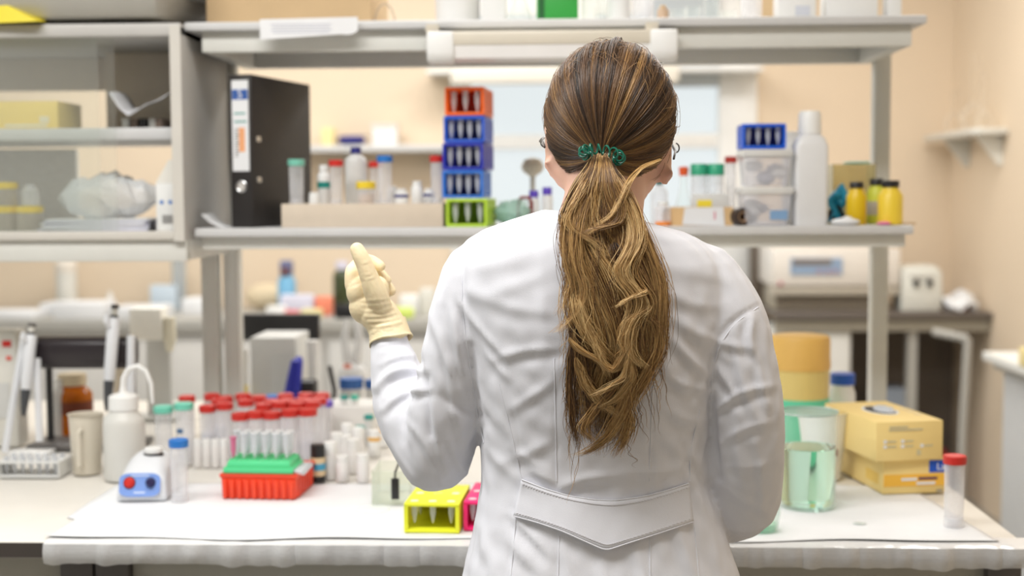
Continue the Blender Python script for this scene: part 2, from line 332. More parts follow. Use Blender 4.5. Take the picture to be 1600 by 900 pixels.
xk2 = at(700, 480, YC).x
t = thing('wall_counter', 'long grey counter by the far wall covered in papers', 'counter', ((XL + xk2) / 2, YC, 0)); w = (xk2 - XL) / 2; zk = at(150, 500, YC).z
B().span((-w, 0, zk - 0.06), (w, 0.65, zk)).build('counter_top', GREY, t, bevel=0.004)
B().span((-w, 0.03, 0.05), (w, 0.6, zk - 0.06)).build('cupboard', mat('cupboard grey', (206, 204, 200), 0.5), t)
for k in range(6): B().span((-w + 0.02 + k * 0.5, 0.012, 0.1), (-w + 0.48 + k * 0.5, 0.03, zk - 0.1)).build('door', mat('cupboard door', (212, 210, 206), 0.5), t, bevel=0.004)
ZKL = zk
# bench along the right wall
a0 = at(1535, 549, 4.85); zr = a0.z; xr0 = at(1600, 582, 4.2).x
t = thing('side_bench', 'white topped bench along the right wall, cut by the picture edge', 'bench', (a0.x, 4.85, 0)); w = XR - a0.x - 0.01
B().span((0, -2.2, zr - 0.03), (w, 0, zr)).build('counter_top', CW, t, bevel=0.003)
B().span((0.06, -2.1, 0.04), (w, -0.05, zr - 0.03)).build('cupboard', mat('side panel grey', (206, 208, 210), 0.5), t, bevel=0.003)
B().span((0.03, -2.1, zr - 0.055), (0.06, -0.03, zr - 0.03)).build('rail', GREY, t)
# corner shelf on the right wall
s0 = at(1520, 200, 5.95); 
t = thing('wall_shelf', 'small white bracketed shelf on the right wall in the corner', 'shelf', (XR, 5.95, s0.z)); w = XR - s0.x
B().prism([(-w, 0.02), (-w + 0.03, -0.01), (-0.002, -0.01), (-0.002, 0.8), (-w, 0.8)], -0.026, 0, 'z').build('shelf_board', OFFW, t, bevel=0.004)
for y in (0.06, 0.55):
    B().prism([(-w * 0.8, -0.027), (-0.002, -0.027), (-0.002, -0.16), (-0.02, -0.16)], y, y + 0.02, 'y').build('bracket', OFFW, t)
# narrow shelf on the back wall
p = at(505, 231, 6.6); p2 = at(705, 231, 6.6)
t = thing('wall_shelf', 'white shelf on the far wall above the papers, beside the black binder', 'shelf', (p.x - 0.6, 6.6, p.z)); w = p2.x - p.x + 0.6
B().span((0, 0, -0.02), (w, 0.2, 0.012)).build('shelf_board', LAMIN, t, bevel=0.003)
for x in (0.7, w - 0.08): B().span((x, 0.05, -0.12), (x + 0.02, 0.2, -0.02)).build('bracket', GREY, t)
ZWS = p.z + 0.012
# ------------------------------------------------------------------ item builders
def k_(Y): return Y / FPX
def lathe_thing(name, label, cat, loc, parts, group=None, rz=0, n=20, rot=None):
    t = thing(name, label, cat, loc, rz, group)
    if rot: t.rotation_euler = rot
    for nm, prof, m, *r in parts: B().lathe(prof, n if not r else r[0], rib=0 if len(r) < 2 else r[1], top=nm not in ('beaker_body', 'dish_body', 'flask_body', 'cone')).build(nm, m, t)
    return t
def tube50(label, loc, capm, group=None, h=0.115, r=0.0145, conical=True, fill=None, name='centrifuge_tube', bodym=None, rot=None):
    t = thing(name, label, 'tube', loc, random.uniform(0, 3), group)
    if rot: t.rotation_euler = rot
    ch = min(0.014, h * 0.14)
    B().lathe([(r * 0.35, 0.001), (r * 0.9, h * 0.14 if conical else 0.002), (r * 0.95, h * 0.3), (r, h - ch * 0.6)], 18).build('tube_body', bodym or CLEAR, t)
    if conical: B().lathe([(r * 0.92, 0), (r * 0.97, 0), (r * 0.97, h * 0.13), (r * 0.92, h * 0.13)], 18).build('skirt', bodym or CLEAR, t)
    B().lathe([(r * 1.14, h - ch), (r * 1.17, h - ch * 0.5), (r * 1.14, h - 0.001), (r * 1.0, h), (r * 0.8, h - 0.0015), (0.0001, h - 0.0015)], 36, rib=0.03).build('cap', capm, t)
    if fill: B().lathe([(r * 0.3, 0.004), (r * 0.85, h * 0.16), (r * 0.88, h * fill[0])], 16).build('contents', fill[1], t)
    return t
def bottle(name, label, loc, r, h, bodym, capm, group=None, neck=0.45, caph=0.16, shoulder=0.72, cat='bottle', labelm=None, lz=(0.15, 0.6), capr=None, rot=None, rz=0):
    rc = capr or r * neck * 1.15
    parts = [('bottle_body', [(r * 0.9, 0), (r, h * 0.03), (r, h * shoulder), (r * 0.85, h * (shoulder + 0.07)), (r * neck, h * (1 - caph) - h * 0.02), (r * neck, h * 0.97)], bodym),
             ('cap', [(rc, h * (1 - caph)), (rc, h * 0.985), (rc * 0.93, h), (0.0001, h)], capm, 28, 0.03)]
    if labelm: parts.append(('label', [(r * 1.01, h * lz[0]), (r * 1.01, h * lz[1])], labelm))
    return lathe_thing(name, label, cat, loc, parts, group, rot=rot, rz=rz)
def bx(name, label, cat, a, d, m, rz=0, bevel=0.002, group=None):      # a plain box-shaped thing standing with its base centre at a
    o = B().box((0, 0, d[2] / 2), d).build(name, m, bevel=bevel); return tag(o, label, cat, group, a, (0, 0, rz))
# microtube: one of its kind, copied
MTUBE = clear('microtube plastic', (244, 246, 248), 0.45, body=(236, 238, 242))
mt = thing('microtube', 'x', 'tube')
B().lathe([(0.0008, 0.001), (0.0022, 0.004), (0.0050, 0.018), (0.0054, 0.036)], 12).build('tube_body', MTUBE, mt)
B().lathe([(0.0066, 0.036), (0.0066, 0.039), (0.0001, 0.0393)], 12).build('lid', MTUBE, mt)
used = [False]
def micro(label, loc, group, rot=None, s=1.0):
    o = mt if not used[0] else copy_tree(mt); used[0] = True
    tag(o, label, 'tube', group, loc, rot or (0, 0, 0)); o.scale = (s, s, s); return o
# cube rack with open windows and tubes standing in it
def cube_rack(word, label, px0, px1, pytop, pybot, Y, m, inner, ntubes, zbase, rz=0, depth=0.085, slots=True):
    p = at(px0, pybot, Y); p1 = at(px1, pybot, Y); w = p1.x - p.x; h = at(px0, pytop, Y).z - p.z
    t = thing('tube_rack', label, 'rack', (p.x + w / 2, Y, zbase), rz, 'coloured tube racks'); e = 0.005
    hx = w / 2
    B().span((-hx, 0, h - e * 1.2), (hx, depth, h)).build('top_plate', m, t, bevel=0.0012)
    B().span((-hx, 0, 0), (hx, depth, e * 1.2)).build('bottom_plate', m, t, bevel=0.0012)
    for sx in (-1, 1):
        B().span((sx * hx, 0, e), (sx * (hx - e), e, h - e)).build('corner_post', m, t)
        B().span((sx * hx, depth - e, e), (sx * (hx - e), depth, h - e)).build('corner_post', m, t)
    B().span((-hx, depth - e * 0.6, e), (hx, depth - e * 0.2, h - e)).build('rear_wall', inner, t)
    for sx in (-1, 1):      # side wall with upright slots
        n = 6
        for k in range(n):
            y = e + (depth - 2 * e) * (k + 0.2) / n
            B().span((sx * hx, y, e), (sx * (hx - 0.003), y + (depth - 2 * e) / n * 0.62, h - e)).build('side_bar', m, t)
    for k in range(ntubes):
        x = -hx + w * (k + 0.5) / ntubes * 0.92 + w * 0.04
        th = min(0.0393, h - 0.012); s = (h - 0.010) / 0.0393
        q = Matrix.Rotation(rz, 3, 'Z') @ Vector((x, 0.017, 0.0055 + (0.002 if k % 2 else 0)))
        B().lathe([(0.0078, h - 0.0003), (0.0078, h + 0.0006), (0.006, h + 0.0006), (0.006, h - 0.0003)], 14, (x, 0.017, 0)).build('hole_ring', m, t)
        micro(f'{ORD[k]} clear microtube from the left standing in the {word}', Vector(t.location) + q, 'microtubes in the cube racks', s=s * 0.93)
    return t, h
# ================================================================== MID SHELF
Z = ZMID
# lever arch binder, turned
bt = at(398, 114, 2.83); bb = at(379, 357, 2.80); BH = 0.318; BW = 0.050; BDp = 0.29
rzb = R(-14)
cx = at(379, 357, 2.79)
t = thing('ring_binder', 'tall black lever arch binder with a labelled spine on the shelf', 'binder', (cx.x, 2.79, Z), rzb)
BBK = mat('black binder paper', (38, 34, 33), 0.55, bump=0.1)
B().span((-BW / 2, 0, 0), (BW / 2, 0.0025, BH)).build('spine', BBK, t, bevel=0.001)
B().span((-BW / 2, 0.0026, 0), (-BW / 2 + 0.0025, BDp, BH)).build('cover', BBK, t, bevel=0.001)
B().span((BW / 2 - 0.0025, 0.0026, 0), (BW / 2, BDp, BH)).build('cover', BBK, t, bevel=0.001)
B().span((-BW / 2 + 0.004, 0.02, 0.006), (BW / 2 - 0.004, BDp - 0.07, BH - 0.012)).build('paper_stack', PAPER, t)
sl = B().span((-0.019, -0.0012, 0.118), (0.019, -0.0002, BH - 0.012)).build('spine_label', PAPER, t)
for z0, z1, x0, x1, m in ((0.266, 0.287, -0.018, 0.018, mat('label blue', (52, 92, 164), 0.6)), (0.236, 0.239, -0.014, 0.012, TEAL), (0.219, 0.222, -0.014, 0.015, TEAL), (0.158, 0.208, -0.004, 0.010, mat('label orange', (238, 170, 120), 0.6))):
    B().span((x0, -0.0016, z0), (x1, -0.0012, z1)).build('print', m, sl)
for i in range(11): B().span((-0.013, -0.0018, 0.148 + i * 0.0055), (-0.013 + 0.006 + 0.002 * (i % 3), -0.0013, 0.150 + i * 0.0055)).build('print', DGREY, sl)
words('lettering', '5', 0.024, PAPER, sl, (0, -0.0019, 0.2765))
B().tube([(0.0105 * math.cos(a), -0.001, 0.086 + 0.0105 * math.sin(a)) for a in np.linspace(0, 2 * math.pi, 25)], 0.0026, 6).build('finger_ring', STEEL, t)
pose(B().lathe([(0.0085, 0), (0.0085, 0.001)], 16).build('finger_hole', mat('hole white', (205, 200, 195), 0.6), t), (0, -0.0006, 0.086), (math.pi / 2, 0, 0))
for z in (0.10, 0.185): B().box((BW / 2 + 0.0012, 0.028, z), (0.0025, 0.02, 0.012)).build('rivet_plate', STEEL, t, bevel=0.001)
# board box with glassware
p0 = at(440, 357, 2.78); p1 = at(692, 357, 2.78); hb = at(440, 320, 2.78).z - p0.z; wb = p1.x - p0.x
BEI = mat('raw board', (214, 200, 182), 0.75, var=0.05, scale=40)
t = thing('board_box', 'long low beige board box carrying tubes and bottles on the shelf', 'box', ((p0.x + p1.x) / 2, 2.78, Z))
B().span((-wb / 2, 0, 0), (wb / 2, 0.006, hb)).build('front_panel', BEI, t, bevel=0.001)
B().span((-wb / 2, 0.16, 0), (wb / 2, 0.166, hb)).build('back_panel', BEI, t, bevel=0.001)
for sx in (-1, 1): B().span((sx * wb / 2, 0.006, 0), (sx * (wb / 2 - 0.006), 0.16, hb)).build('side_panel', BEI, t)
B().span((-wb / 2 + 0.006, 0.006, hb - 0.012), (wb / 2 - 0.006, 0.16, hb - 0.004)).build('tray_floor', BEI, t)
ZB2 = Z + hb - 0.003
def shelf_x(px, Y, z=None): return at(px, 330, Y).x
def tb(px, pyt, Y): return at(px, pyt, Y).z - ZB2
tube50('mint capped clear tube at the left end of the board box', (shelf_x(464, 2.80), 2.80, ZB2), mat('dull mint cap', (122, 196, 176), 0.4), h=tb(464, 249, 2.80), r=0.0155)
bottle('small_bottle', 'tiny white capped vial at the left front of the board box', (shelf_x(492, 2.8), 2.8, ZB2), 0.012, 0.027, WHITE, WHITE, neck=0.8, caph=0.4)
bottle('dropper_bottle', 'white bottle with teal printed label leaning beside the mint capped tube', (shelf_x(508, 2.88), 2.87, ZB2), 0.014, tb(508, 258, 2.88), WHITE, WHITE, labelm=TEAL, lz=(0.42, 0.58), neck=0.6)
tube50('red capped clear tube near the left of the board box', (shelf_x(526, 2.81), 2.81, ZB2), RED, h=tb(526, 250, 2.81), r=0.0135)
bottle('plastic_flask', 'milky flask with a navy stopper in the board box', (shelf_x(556, 2.88), 2.89, ZB2), 0.024, tb(553, 230, 2.88), MILK, NAVY, neck=0.42, caph=0.11, shoulder=0.75)
lathe_thing('sample_jar', 'small clear jar with a yellow lid on the board box', 'jar', (shelf_x(571, 2.8), 2.81, ZB2),
            [('jar_body', [(0.017, 0), (0.0185, 0.004), (0.0185, 0.034)], CLEAR), ('lid', [(0.0205, 0.034), (0.0208, 0.047), (0.019, 0.049), (0.0001, 0.049)], YEL, 36, 0.03), ('contents', [(0.015, 0.002), (0.0165, 0.022)], mat('beige paste', (226, 200, 176), 0.7))])
tube50('blue capped clear tube in the middle of the board box', (shelf_x(602, 2.81), 2.81, ZB2), BLUEC, h=tb(602, 243, 2.81), r=0.0145)
tube50('red capped tube half hidden behind the blue capped one', (shelf_x(588, 2.9), 2.9, ZB2), RED, h=tb(588, 252, 2.9), r=0.0135)
bottle('small_bottle', 'squat white vial with navy label between blue capped tube and white bottle', (shelf_x(627, 2.83), 2.83, ZB2), 0.0155, 0.034, WHITE, WHITE, labelm=NAVY, lz=(0.45, 0.62), neck=0.6, caph=0.3)
bottle('small_bottle', 'plain white squat bottle toward the right of the board box', (shelf_x(652, 2.82), 2.82, ZB2), 0.0125, tb(652, 283, 2.82), WHITE, WHITE, neck=0.65, caph=0.3)
bottle('small_bottle', 'navy banded white vial beside the red capped tube at the box end', (shelf_x(670, 2.86), 2.87, ZB2), 0.0135, 0.034, WHITE, WHITE, labelm=NAVY, lz=(0.5, 0.68), neck=0.6, caph=0.25)
tube50('red capped tube at the right end next to the blue racks', (shelf_x(683, 2.84), 2.84, ZB2), RED, h=tb(683, 243, 2.84), r=0.013)
bottle('cell_flask', 'clear vial with white top behind the squat vials', (shelf_x(612, 2.89), 2.9, ZB2), 0.012, 0.04, MILK, WHITE, neck=0.7, caph=0.3)
# stack of cube racks
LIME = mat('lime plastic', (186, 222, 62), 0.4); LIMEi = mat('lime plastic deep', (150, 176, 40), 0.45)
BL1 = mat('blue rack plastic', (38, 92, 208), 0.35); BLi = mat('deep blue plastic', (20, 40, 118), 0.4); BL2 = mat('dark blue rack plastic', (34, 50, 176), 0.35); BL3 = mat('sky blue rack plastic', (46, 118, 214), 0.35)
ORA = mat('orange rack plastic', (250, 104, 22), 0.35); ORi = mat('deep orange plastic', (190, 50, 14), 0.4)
Yr = 2.78; zz = Z
for wd, lb, a0, a1, pt, pb, m, mi, n, rz in (
    ('lime rack', 'lime green tube rack at the bottom of the rack stack', 697, 761, 313, 357, LIME, LIMEi, 3, -0.10),
    ('lower blue rack', 'sky blue tube rack standing on the lime rack', 691, 755, 266, 309, BL3, BLi, 4, -0.08),
    ('dark blue rack', 'dark blue tube rack in the middle of the rack stack', 691, 755, 222, 264, BL2, BLi, 4, -0.12),
    ('upper blue rack', 'royal blue tube rack just under the orange one', 693, 757, 180, 221, BL1, BLi, 4, -0.09),
    ('orange rack', 'bright orange tube rack topmost of the rack stack', 695, 756, 134, 178, ORA, ORi, 3, -0.10)):
    t, h = cube_rack(wd, lb, a0, a1, pt, pb, Yr, m, mi, n, zz, rz, depth=0.13); zz += h + 0.0015
# right of the stack
bag = B()
bag.ball((0, 0, 0.028), (0.038, 0.03, 0.028), 14, 8)
for v in bag.v: v.x += 0.006 * math.sin(v.z * 300 + v.y * 200); v.y += 0.005 * math.sin(v.x * 260); v.z = max(0, v.z + 0.004 * math.sin(v.x * 220 + v.y * 150))
tag(bag.build('plastic_bag', clear('pale green film', (200, 226, 214), 0.4, 0.2)), 'crumpled pale green plastic bag beside the lime rack', 'bag', loc=(shelf_x(800, 2.86), 2.86, Z))
t = thing('clamp', 'dark red arched clamp on the shelf beside the person', 'clamp', (shelf_x(820, 2.85), 2.86, Z))
B().tube([(-0.014, 0, 0), (-0.014, 0, 0.05), (-0.008, 0, 0.06), (0.008, 0, 0.06), (0.014, 0, 0.05), (0.014, 0, 0)], 0.004, 8).build('arch', mat('dark red metal', (128, 34, 28), 0.4), t)
B().box((0, 0, 0.003), (0.045, 0.02, 0.006)).build('foot', OFFW, t, bevel=0.001)
for px, lb, hh in ((834, 'white vial with a purple cap left of the neck', 0.075), (855, 'purple capped white vial touching the collar', 0.082)):
    bottle('small_bottle', lb, (shelf_x(px, 2.9), 2.91, Z), 0.012, hh, WHITE, PURP, group='purple capped vials', neck=0.75, caph=0.2)
lathe_thing('stand', 'pale lab stand with a beige bulb behind the rack stack', 'stand', (shelf_x(832, 3.0), 3.03, Z),
            [('stem', [(0.028, 0), (0.028, 0.006), (0.006, 0.01), (0.006, 0.11)], OFFW), ('bulb', [(0.004, 0.105), (0.022, 0.118), (0.026, 0.13), (0.018, 0.145), (0.0001, 0.15)], mat('beige bulb', (222, 212, 192), 0.5))])
# right of the head
def sx_(px, Y): return at(px, 330, Y).x
def hz(px, pyt, Y): return at(px, pyt, Y).z - Z
bottle('vial', 'clear bottle with a dark green dropper beside the ear', (sx_(1030, 2.9), 2.9, Z), 0.018, hz(1035, 282, 2.9), CLEAR, mat('dark green cap', (24, 84, 74), 0.4), neck=0.4, caph=0.1)
bottle('vial', 'low clear bottle with orange base band near the shoulder', (sx_(1036, 2.8), 2.8, Z), 0.016, 0.05, CLEAR, WHITE, labelm=mat('orange band', (240, 140, 50), 0.5), lz=(0.02, 0.18), neck=0.6)
bottle('amber_vial', 'little amber vial behind the cardboard box corner', (sx_(1043, 2.86), 2.87, Z), 0.01, 0.036, mat('amber opaque', (120, 84, 30), 0.3), BLACK, neck=0.7, caph=0.2)
zc = hz(1048, 324, 2.78)
t = thing('cardboard_box', 'small open cardboard box with a white paper note', 'box', (sx_(1097, 2.80), 2.80, Z), 0.03)
CB2 = mat('tan card', (222, 186, 136), 0.75); wv = (at(1147, 330, 2.78).x - at(1049, 330, 2.78).x) / 2
B().span((-wv, 0, 0), (wv, 0.002, zc)).build('panel', CB2, t); B().span((-wv, 0.10, 0), (wv, 0.102, zc)).build('panel', CB2, t)
for s in (-1, 1): B().span((s * wv, 0.002, 0), (s * (wv - 0.002), 0.10, zc)).build('panel', CB2, t)
B().span((-wv, 0.002, 0), (wv, 0.10, 0.003)).build('panel', CB2, t)
nt_ = B().prism([(-0.036, zc * 0.97), (0.044, zc * 1.0), (0.047, -0.0), (-0.041, 0.002)], -0.002, -0.0008, 'y').build('paper_note', PAPER, t)
B().box((0.026, -0.0024, zc * 0.55), (0.003, 0.0006, 0.016)).build('print', mat('pink ink', (220, 130, 150), 0.6), nt_)
zc2 = Z + 0.004
def boxtop(px, pyt, Y): return at(px, pyt, Y).z - zc2
lathe_thing('conical_flask', 'small clear conical flask with an orange stopper in the cardboard box', 'flask', (sx_(1068, 2.85), 2.85, zc2),
            [('flask_body', [(0.024, 0), (0.025, 0.004), (0.009, 0.075), (0.0085, 0.105)], GLASS), ('stopper', [(0.009, 0.1), (0.0105, 0.118), (0.0001, 0.12)], mat('orange rubber', (226, 92, 40), 0.5))])
for k, px in enumerate((1092, 1118)):
    hj = boxtop(px, 256, 2.86)
    lathe_thing('screw_jar', ['clear jar with green screw lid on the left of the pair', 'clear jar with green screw lid on the right of the pair'][k], 'jar', (sx_(px, 2.86), 2.86, zc2),
                [('jar_body', [(0.0155, 0), (0.0165, 0.004), (0.0165, hj - 0.016)], CLEAR), ('lid', [(0.0182, hj - 0.024), (0.0182, hj - 0.002), (0.0165, hj), (0.0001, hj)], mat('green lid', (52, 168, 128), 0.4), 32, 0.04)])
t = bx('plastic_box', 'clear plastic box with a yellow sticker standing in the cardboard box', 'box', (sx_(1110, 2.825), 2.826, zc2), (0.072, 0.03, 0.062), MILK)
B().box((-0.014, -0.0155, 0.042), (0.03, 0.001, 0.014)).build('sticker', mat('yellow sticker', (244, 222, 60), 0.6), t)
tube50('thin red capped tube right of the green lidded jars', (sx_(1145, 2.88), 2.92, Z), mat('dark red cap', (188, 52, 40), 0.4), h=hz(1145, 244, 2.9), r=0.0115)
# tape roll
t = thing('tape_roll', 'roll of black tape standing beside the plastic tubs', 'tape', (sx_(1157, 2.8), 2.795, Z + 0.0185))
def ring(r0, r1, w, n=28):
    b = B(); b.lathe([(r0, -w / 2), (r1, -w / 2), (r1, w / 2), (r0, w / 2), (r0, -w / 2)], n); return b
o = ring(0.011, 0.0185, 0.022).build('tape', mat('brown black tape', (48, 34, 32), 0.35), t); o.rotation_euler = (math.pi / 2, 0, R(22))
o = ring(0.0095, 0.011, 0.023).build('core', mat('tape core', (178, 146, 116), 0.7), t); o.rotation_euler = (math.pi / 2, 0, R(22))
# tubs
TUB = clear('tub plastic', (250, 250, 253), 0.42, 0.2, (242, 242, 248))
def tub(label, px0, px1, pt, pb, Y, zbase, sticker=None):
    w = at(px1, pb, Y).x - at(px0, pb, Y).x; h = at(px0, pt, Y).z - at(px0, pb, Y).z
    t = thing('plastic_tub', label, 'tub', ((at(px0, pb, Y).x + at(px1, pb, Y).x) / 2, Y + 0.055, zbase), 0, 'clear storage tubs')
    b = B(); prof = []
    for z, g in ((0, 0.86), (h - 0.014, 0.98)):
        prof += [(sx * w / 2 * g, sy * 0.055 * g, z) for sx, sy in ((-1, -1), (1, -1), (1, 1), (-1, 1))]
    b.add(prof, [[0, 3, 2, 1]] + [[i, (i + 1) % 4, 4 + (i + 1) % 4, 4 + i] for i in range(4)])
    b.build('tub_body', TUB, t, bevel=0.004)
    B().box((0, 0, h - 0.008), (w * 1.06, 0.118, 0.015)).build('lid', MILK, t, bevel=0.003)
    for k in range(5): B().ball((random.uniform(-w / 3, w / 3), random.uniform(-0.02, 0.03), 0.014 + 0.007 * k), (0.02, 0.016, 0.012), 8, 5).build('contents', [WHITE, mat('lilac white', (214, 214, 230), 0.7)][k % 2], t)
    if sticker: B().box((w * 0.24, -0.0515, h * 0.27), (w * 0.36, 0.003, h * 0.24)).build('sticker', mat('washed blue', (126, 162, 200), 0.6), t)
    return h
h1 = tub('clear lidded tub with a blue sticker standing on the shelf', 1161, 1237, 291, 352, 2.78, Z, True)
h2 = tub('clear lidded tub stacked beneath the single blue rack', 1163, 1236, 232, 290, 2.78, Z + h1 + 0.001)
cube_rack('single blue rack', 'royal blue tube rack alone on top of the tubs', 1160, 1228, 191, 230, 2.785, mat('royal blue', (26, 96, 220), 0.35), mat('royal deep', (16, 40, 130), 0.4), 4, Z + h1 + h2 + 0.002, 0, 0.09)
# tall white bottle
hh = hz(1262, 173, 2.80); r = (at(1290, 300, 2.8).x - at(1238, 300, 2.8).x) / 2
t = thing('tall_bottle', 'tall white square bottle with a white screw cap on the shelf', 'bottle', (sx_(1264, 2.82), 2.82, Z))
def rsq(r, k=0.28, n=4):
    pts = []
    for cx_, cy_, a0 in ((1, 1, 0), (-1, 1, 90), (-1, -1, 180), (1, -1, 270)):
        for i in range(n + 1): a = R(a0 + 90 * i / n); pts.append(((cx_ * (1 - k) + k * math.cos(a)) * r, (cy_ * (1 - k) + k * math.sin(a)) * r))
    return pts
b = B(); v = []; rings = ((0, 0.95, .28), (0.006, 1, .28), (hh * 0.69, 1, .28), (hh * 0.76, 0.86, .5), (hh * 0.8, 0.66, 0.95), (hh * 0.86, 0.62, 1.0))
for z, g, k in rings: v += [(x, y, z) for x, y in rsq(r * g, k)]
n = len(rsq(1)); f = [list(range(n))[::-1]] + [[i * n + j, i * n + (j + 1) % n, (i + 1) * n + (j + 1) % n, (i + 1) * n + j] for i in range(len(rings) - 1) for j in range(n)]
b.add(v, f).build('bottle_body', mat('translucent white', (224, 224, 224), 0.35), t)
B().lathe([(r * 0.72, hh * 0.8), (r * 0.68, hh * 0.97), (r * 0.6, hh), (0.0001, hh)], 30, rib=0.03).build('cap', WHITE, t)
bx('white_carton', 'narrow white carton edge between the tubs and the tall bottle', 'carton', (sx_(1236, 2.96), 2.98, Z), (0.03, 0.04, hz(1240, 205, 2.95)), WHITE)
# glass jar with teal tangle
t = thing('glass_box', 'clear glass box of teal and black clips behind the yellow bottles', 'box', (sx_(1325, 2.99), 2.97, Z)); wv = 0.046; hv = hz(1325, 257, 2.97)
OLV = clear('olive glass', (244, 240, 220), 0.2, 0.1, (226, 218, 188))
for a, c_ in (((-wv, -0.04, 0), (wv, -0.037, hv)), ((-wv, 0.04, 0), (wv, 0.043, hv)), ((-wv, -0.037, 0), (-wv + 0.003, 0.04, hv)), ((wv - 0.003, -0.037, 0), (wv, 0.04, hv))): B().span(a, c_).build('pane', OLV, t)
B().span((-wv, -0.04, 0), (wv, 0.043, 0.003)).build('base', OLV, t)
B().span((-0.01, -0.03, hv), (wv - 0.01, 0.03, hv + 0.006)).build('lid', mat('pale teal lid', (150, 196, 180), 0.4), t, bevel=0.002)
TC = mat('teal clip', (40, 156, 196), 0.4)
for k in range(5):
    x = sx_(1300 + 5 * k, 2.86); tt = thing('clip', f'teal and black lab clip leaning in a heap, {ORD[k]} from the left', 'clip', (x, 2.87 + 0.008 * (k % 2), Z), R(30 * k), 'teal clips beside the tall bottle')
    B().tube([(0, 0, 0.004), (0.008, 0, 0.022 + 0.006 * (k % 3)), (-0.004, 0, 0.04 + 0.006 * (k % 3)), (0.006, 0, 0.055 + 0.004 * k)], [0.006, 0.005, 0.007, 0.003], 7).build('jaw', TC, tt)
    tt.scale = (1.35, 1.35, 1.2)
    B().tube([(-0.01, 0.004, 0.004), (0.004, 0.006, 0.03), (0.014, 0.004, 0.034)], 0.0035, 6).build('spring', BLACK, tt)
# yellow bottles
Y1 = mat('mustard plastic', (226, 190, 22), 0.35); Y2 = mat('yellow lime plastic', (214, 220, 70), 0.4); Y3 = mat('bright yellow plastic', (240, 208, 62), 0.35)
for lb, px, w, pt, Y, m, lab in (('mustard yellow bottle with black cap, left of the three', 1338, 31, 284, 2.82, Y1, None), ('lime yellow bottle with grey label behind the other two', 1369, 30, 279, 2.90, Y2, mat('grey label', (190, 184, 170), 0.6)), ('bright yellow bottle with black cap, right of the three', 1391, 38, 282, 2.80, Y3, None)):
    hh = hz(px, pt, Y); rr = w / 2 * k_(Y)
    bottle('reagent_bottle', lb, (sx_(px, Y), Y, Z), rr, hh, m, BLACK, group='yellow reagent bottles', neck=0.62, caph=0.15, shoulder=0.66, labelm=lab, lz=(0.2, 0.5))
b = B(); b.ball((0, 0, 0.007), (0.03, 0.016, 0.008), 16, 8); b.ball((0.004, 0, 0.012), (0.012, 0.01, 0.007), 10, 6)
tag(b.build('cloth_wad', PAPER), 'crumpled white cloth lying in front of the yellow bottles', 'cloth', loc=(sx_(1321, 2.785), 2.785, Z))
o = B().ball((0, 0, 0.004), (0.015, 0.01, 0.004), 12, 6).build('eraser', mat('pink rubber', (240, 130, 180), 0.5)); tag(o, 'small pink rubber piece at the front of the shelf', 'eraser', loc=(sx_(1381, 2.772), 2.772, Z))
o = B().tube([(0, 0, 0.003), (0.03, 0.01, 0.003)], 0.002, 6).build('wooden_stick', CARD); tag(o, 'thin wooden stick at the right end of the shelf', 'stick', loc=(sx_(1410, 2.79), 2.79, Z))
# curled white paper beside cabinet
v = []; f = []
for i in range(9):
    a = i / 8; x = -0.02 + 0.05 * a; z = 0.001 + 0.028 * (1 - a) ** 2
    v += [(x, 0, z), (x, 0.1, z)]
f = [[2 * i, 2 * i + 1, 2 * i + 3, 2 * i + 2] for i in range(8)]
o = B().add(v, f).build('paper_sheet', PAPER); tag(o, 'curled white paper between the glazed cabinet and the binder', 'paper', loc=(at(327, 340, 2.78).x, 2.79, Z)); o.modifiers.new('thickness', 'SOLIDIFY').thickness = 0.0006
# ================================================================== TOP SHELF
Z = ZTOP
def tp(px, Y): return at(px, 25, Y).x
bxw = (at(578, 20, 2.8).x - at(320, 20, 2.8).x)
t = thing('cardboard_box', 'large brown cardboard box on the top shelf', 'box', ((at(578, 20, 2.8).x + at(320, 20, 2.8).x) / 2, 2.95, Z))
B().box((0, 0, 0.1), (bxw, 0.28, 0.2)).build('box_body', CARD, t, bevel=0.003)
B().box((bxw / 2 - 0.03, 0.0, 0.2005), (0.05, 0.281, 0.001)).build('tape', mat('packing tape', (190, 160, 116), 0.3), t)
B().box((0, 0, 0.2012), (bxw, 0.002, 0.001)).build('flap_seam', DGREY, t)
# paper taped on the shelf edge
p0 = at(406, 35, 2.735); p1 = at(559, 32, 2.735); hp = p0.z - at(406, 66, 2.735).z; wp = p1.x - p0.x
t = thing('paper_label', 'white paper label hanging over the edge of the top shelf', 'label', (p0.x, 2.736, ZTOP + 0.0015))
pr = [(0, 0.001), (wp, 0.004), (wp, -hp * 0.6), (wp - 0.008, -hp * 0.72), (wp - 0.02, -hp * 0.8), (wp - 0.034, -hp * 0.76), (wp * 0.5, -hp * 0.86), (0, -hp)]
B().prism(pr, -0.001, -0.0002, 'y').build('label_sheet', PAPER, t)
for i in range(4): B().box((wp * 0.42, -0.0012, -hp * (0.26 + 0.13 * i)), (wp * (0.62 - 0.04 * (i % 2)), 0.0004, 0.0022)).build('print', mat('faint print', (196, 198, 208), 0.7), t)
o = B().tube([(-0.022 * math.cos(a) , 0, 0.002 + 0.045 * math.sin(a)) for a in np.linspace(0, math.pi, 16)], 0.0022, 6).build('tubing_loop', clear('tubing', (226, 214, 196), 0.5)); tag(o, 'loop of clear tubing beside the cardboard box on the top shelf', 'tubing', loc=(tp(601, 2.85), 2.85, Z))
lathe_thing('white_tub', 'round white tub on the top shelf above the strip lamp', 'tub', (tp(715, 2.86), 2.86, Z), [('tub_body', [(0.043, 0), (0.046, 0.005), (0.048, 0.07)], WHITE), ('lid', [(0.05, 0.07), (0.05, 0.082), (0.0001, 0.084)], OFFW)])
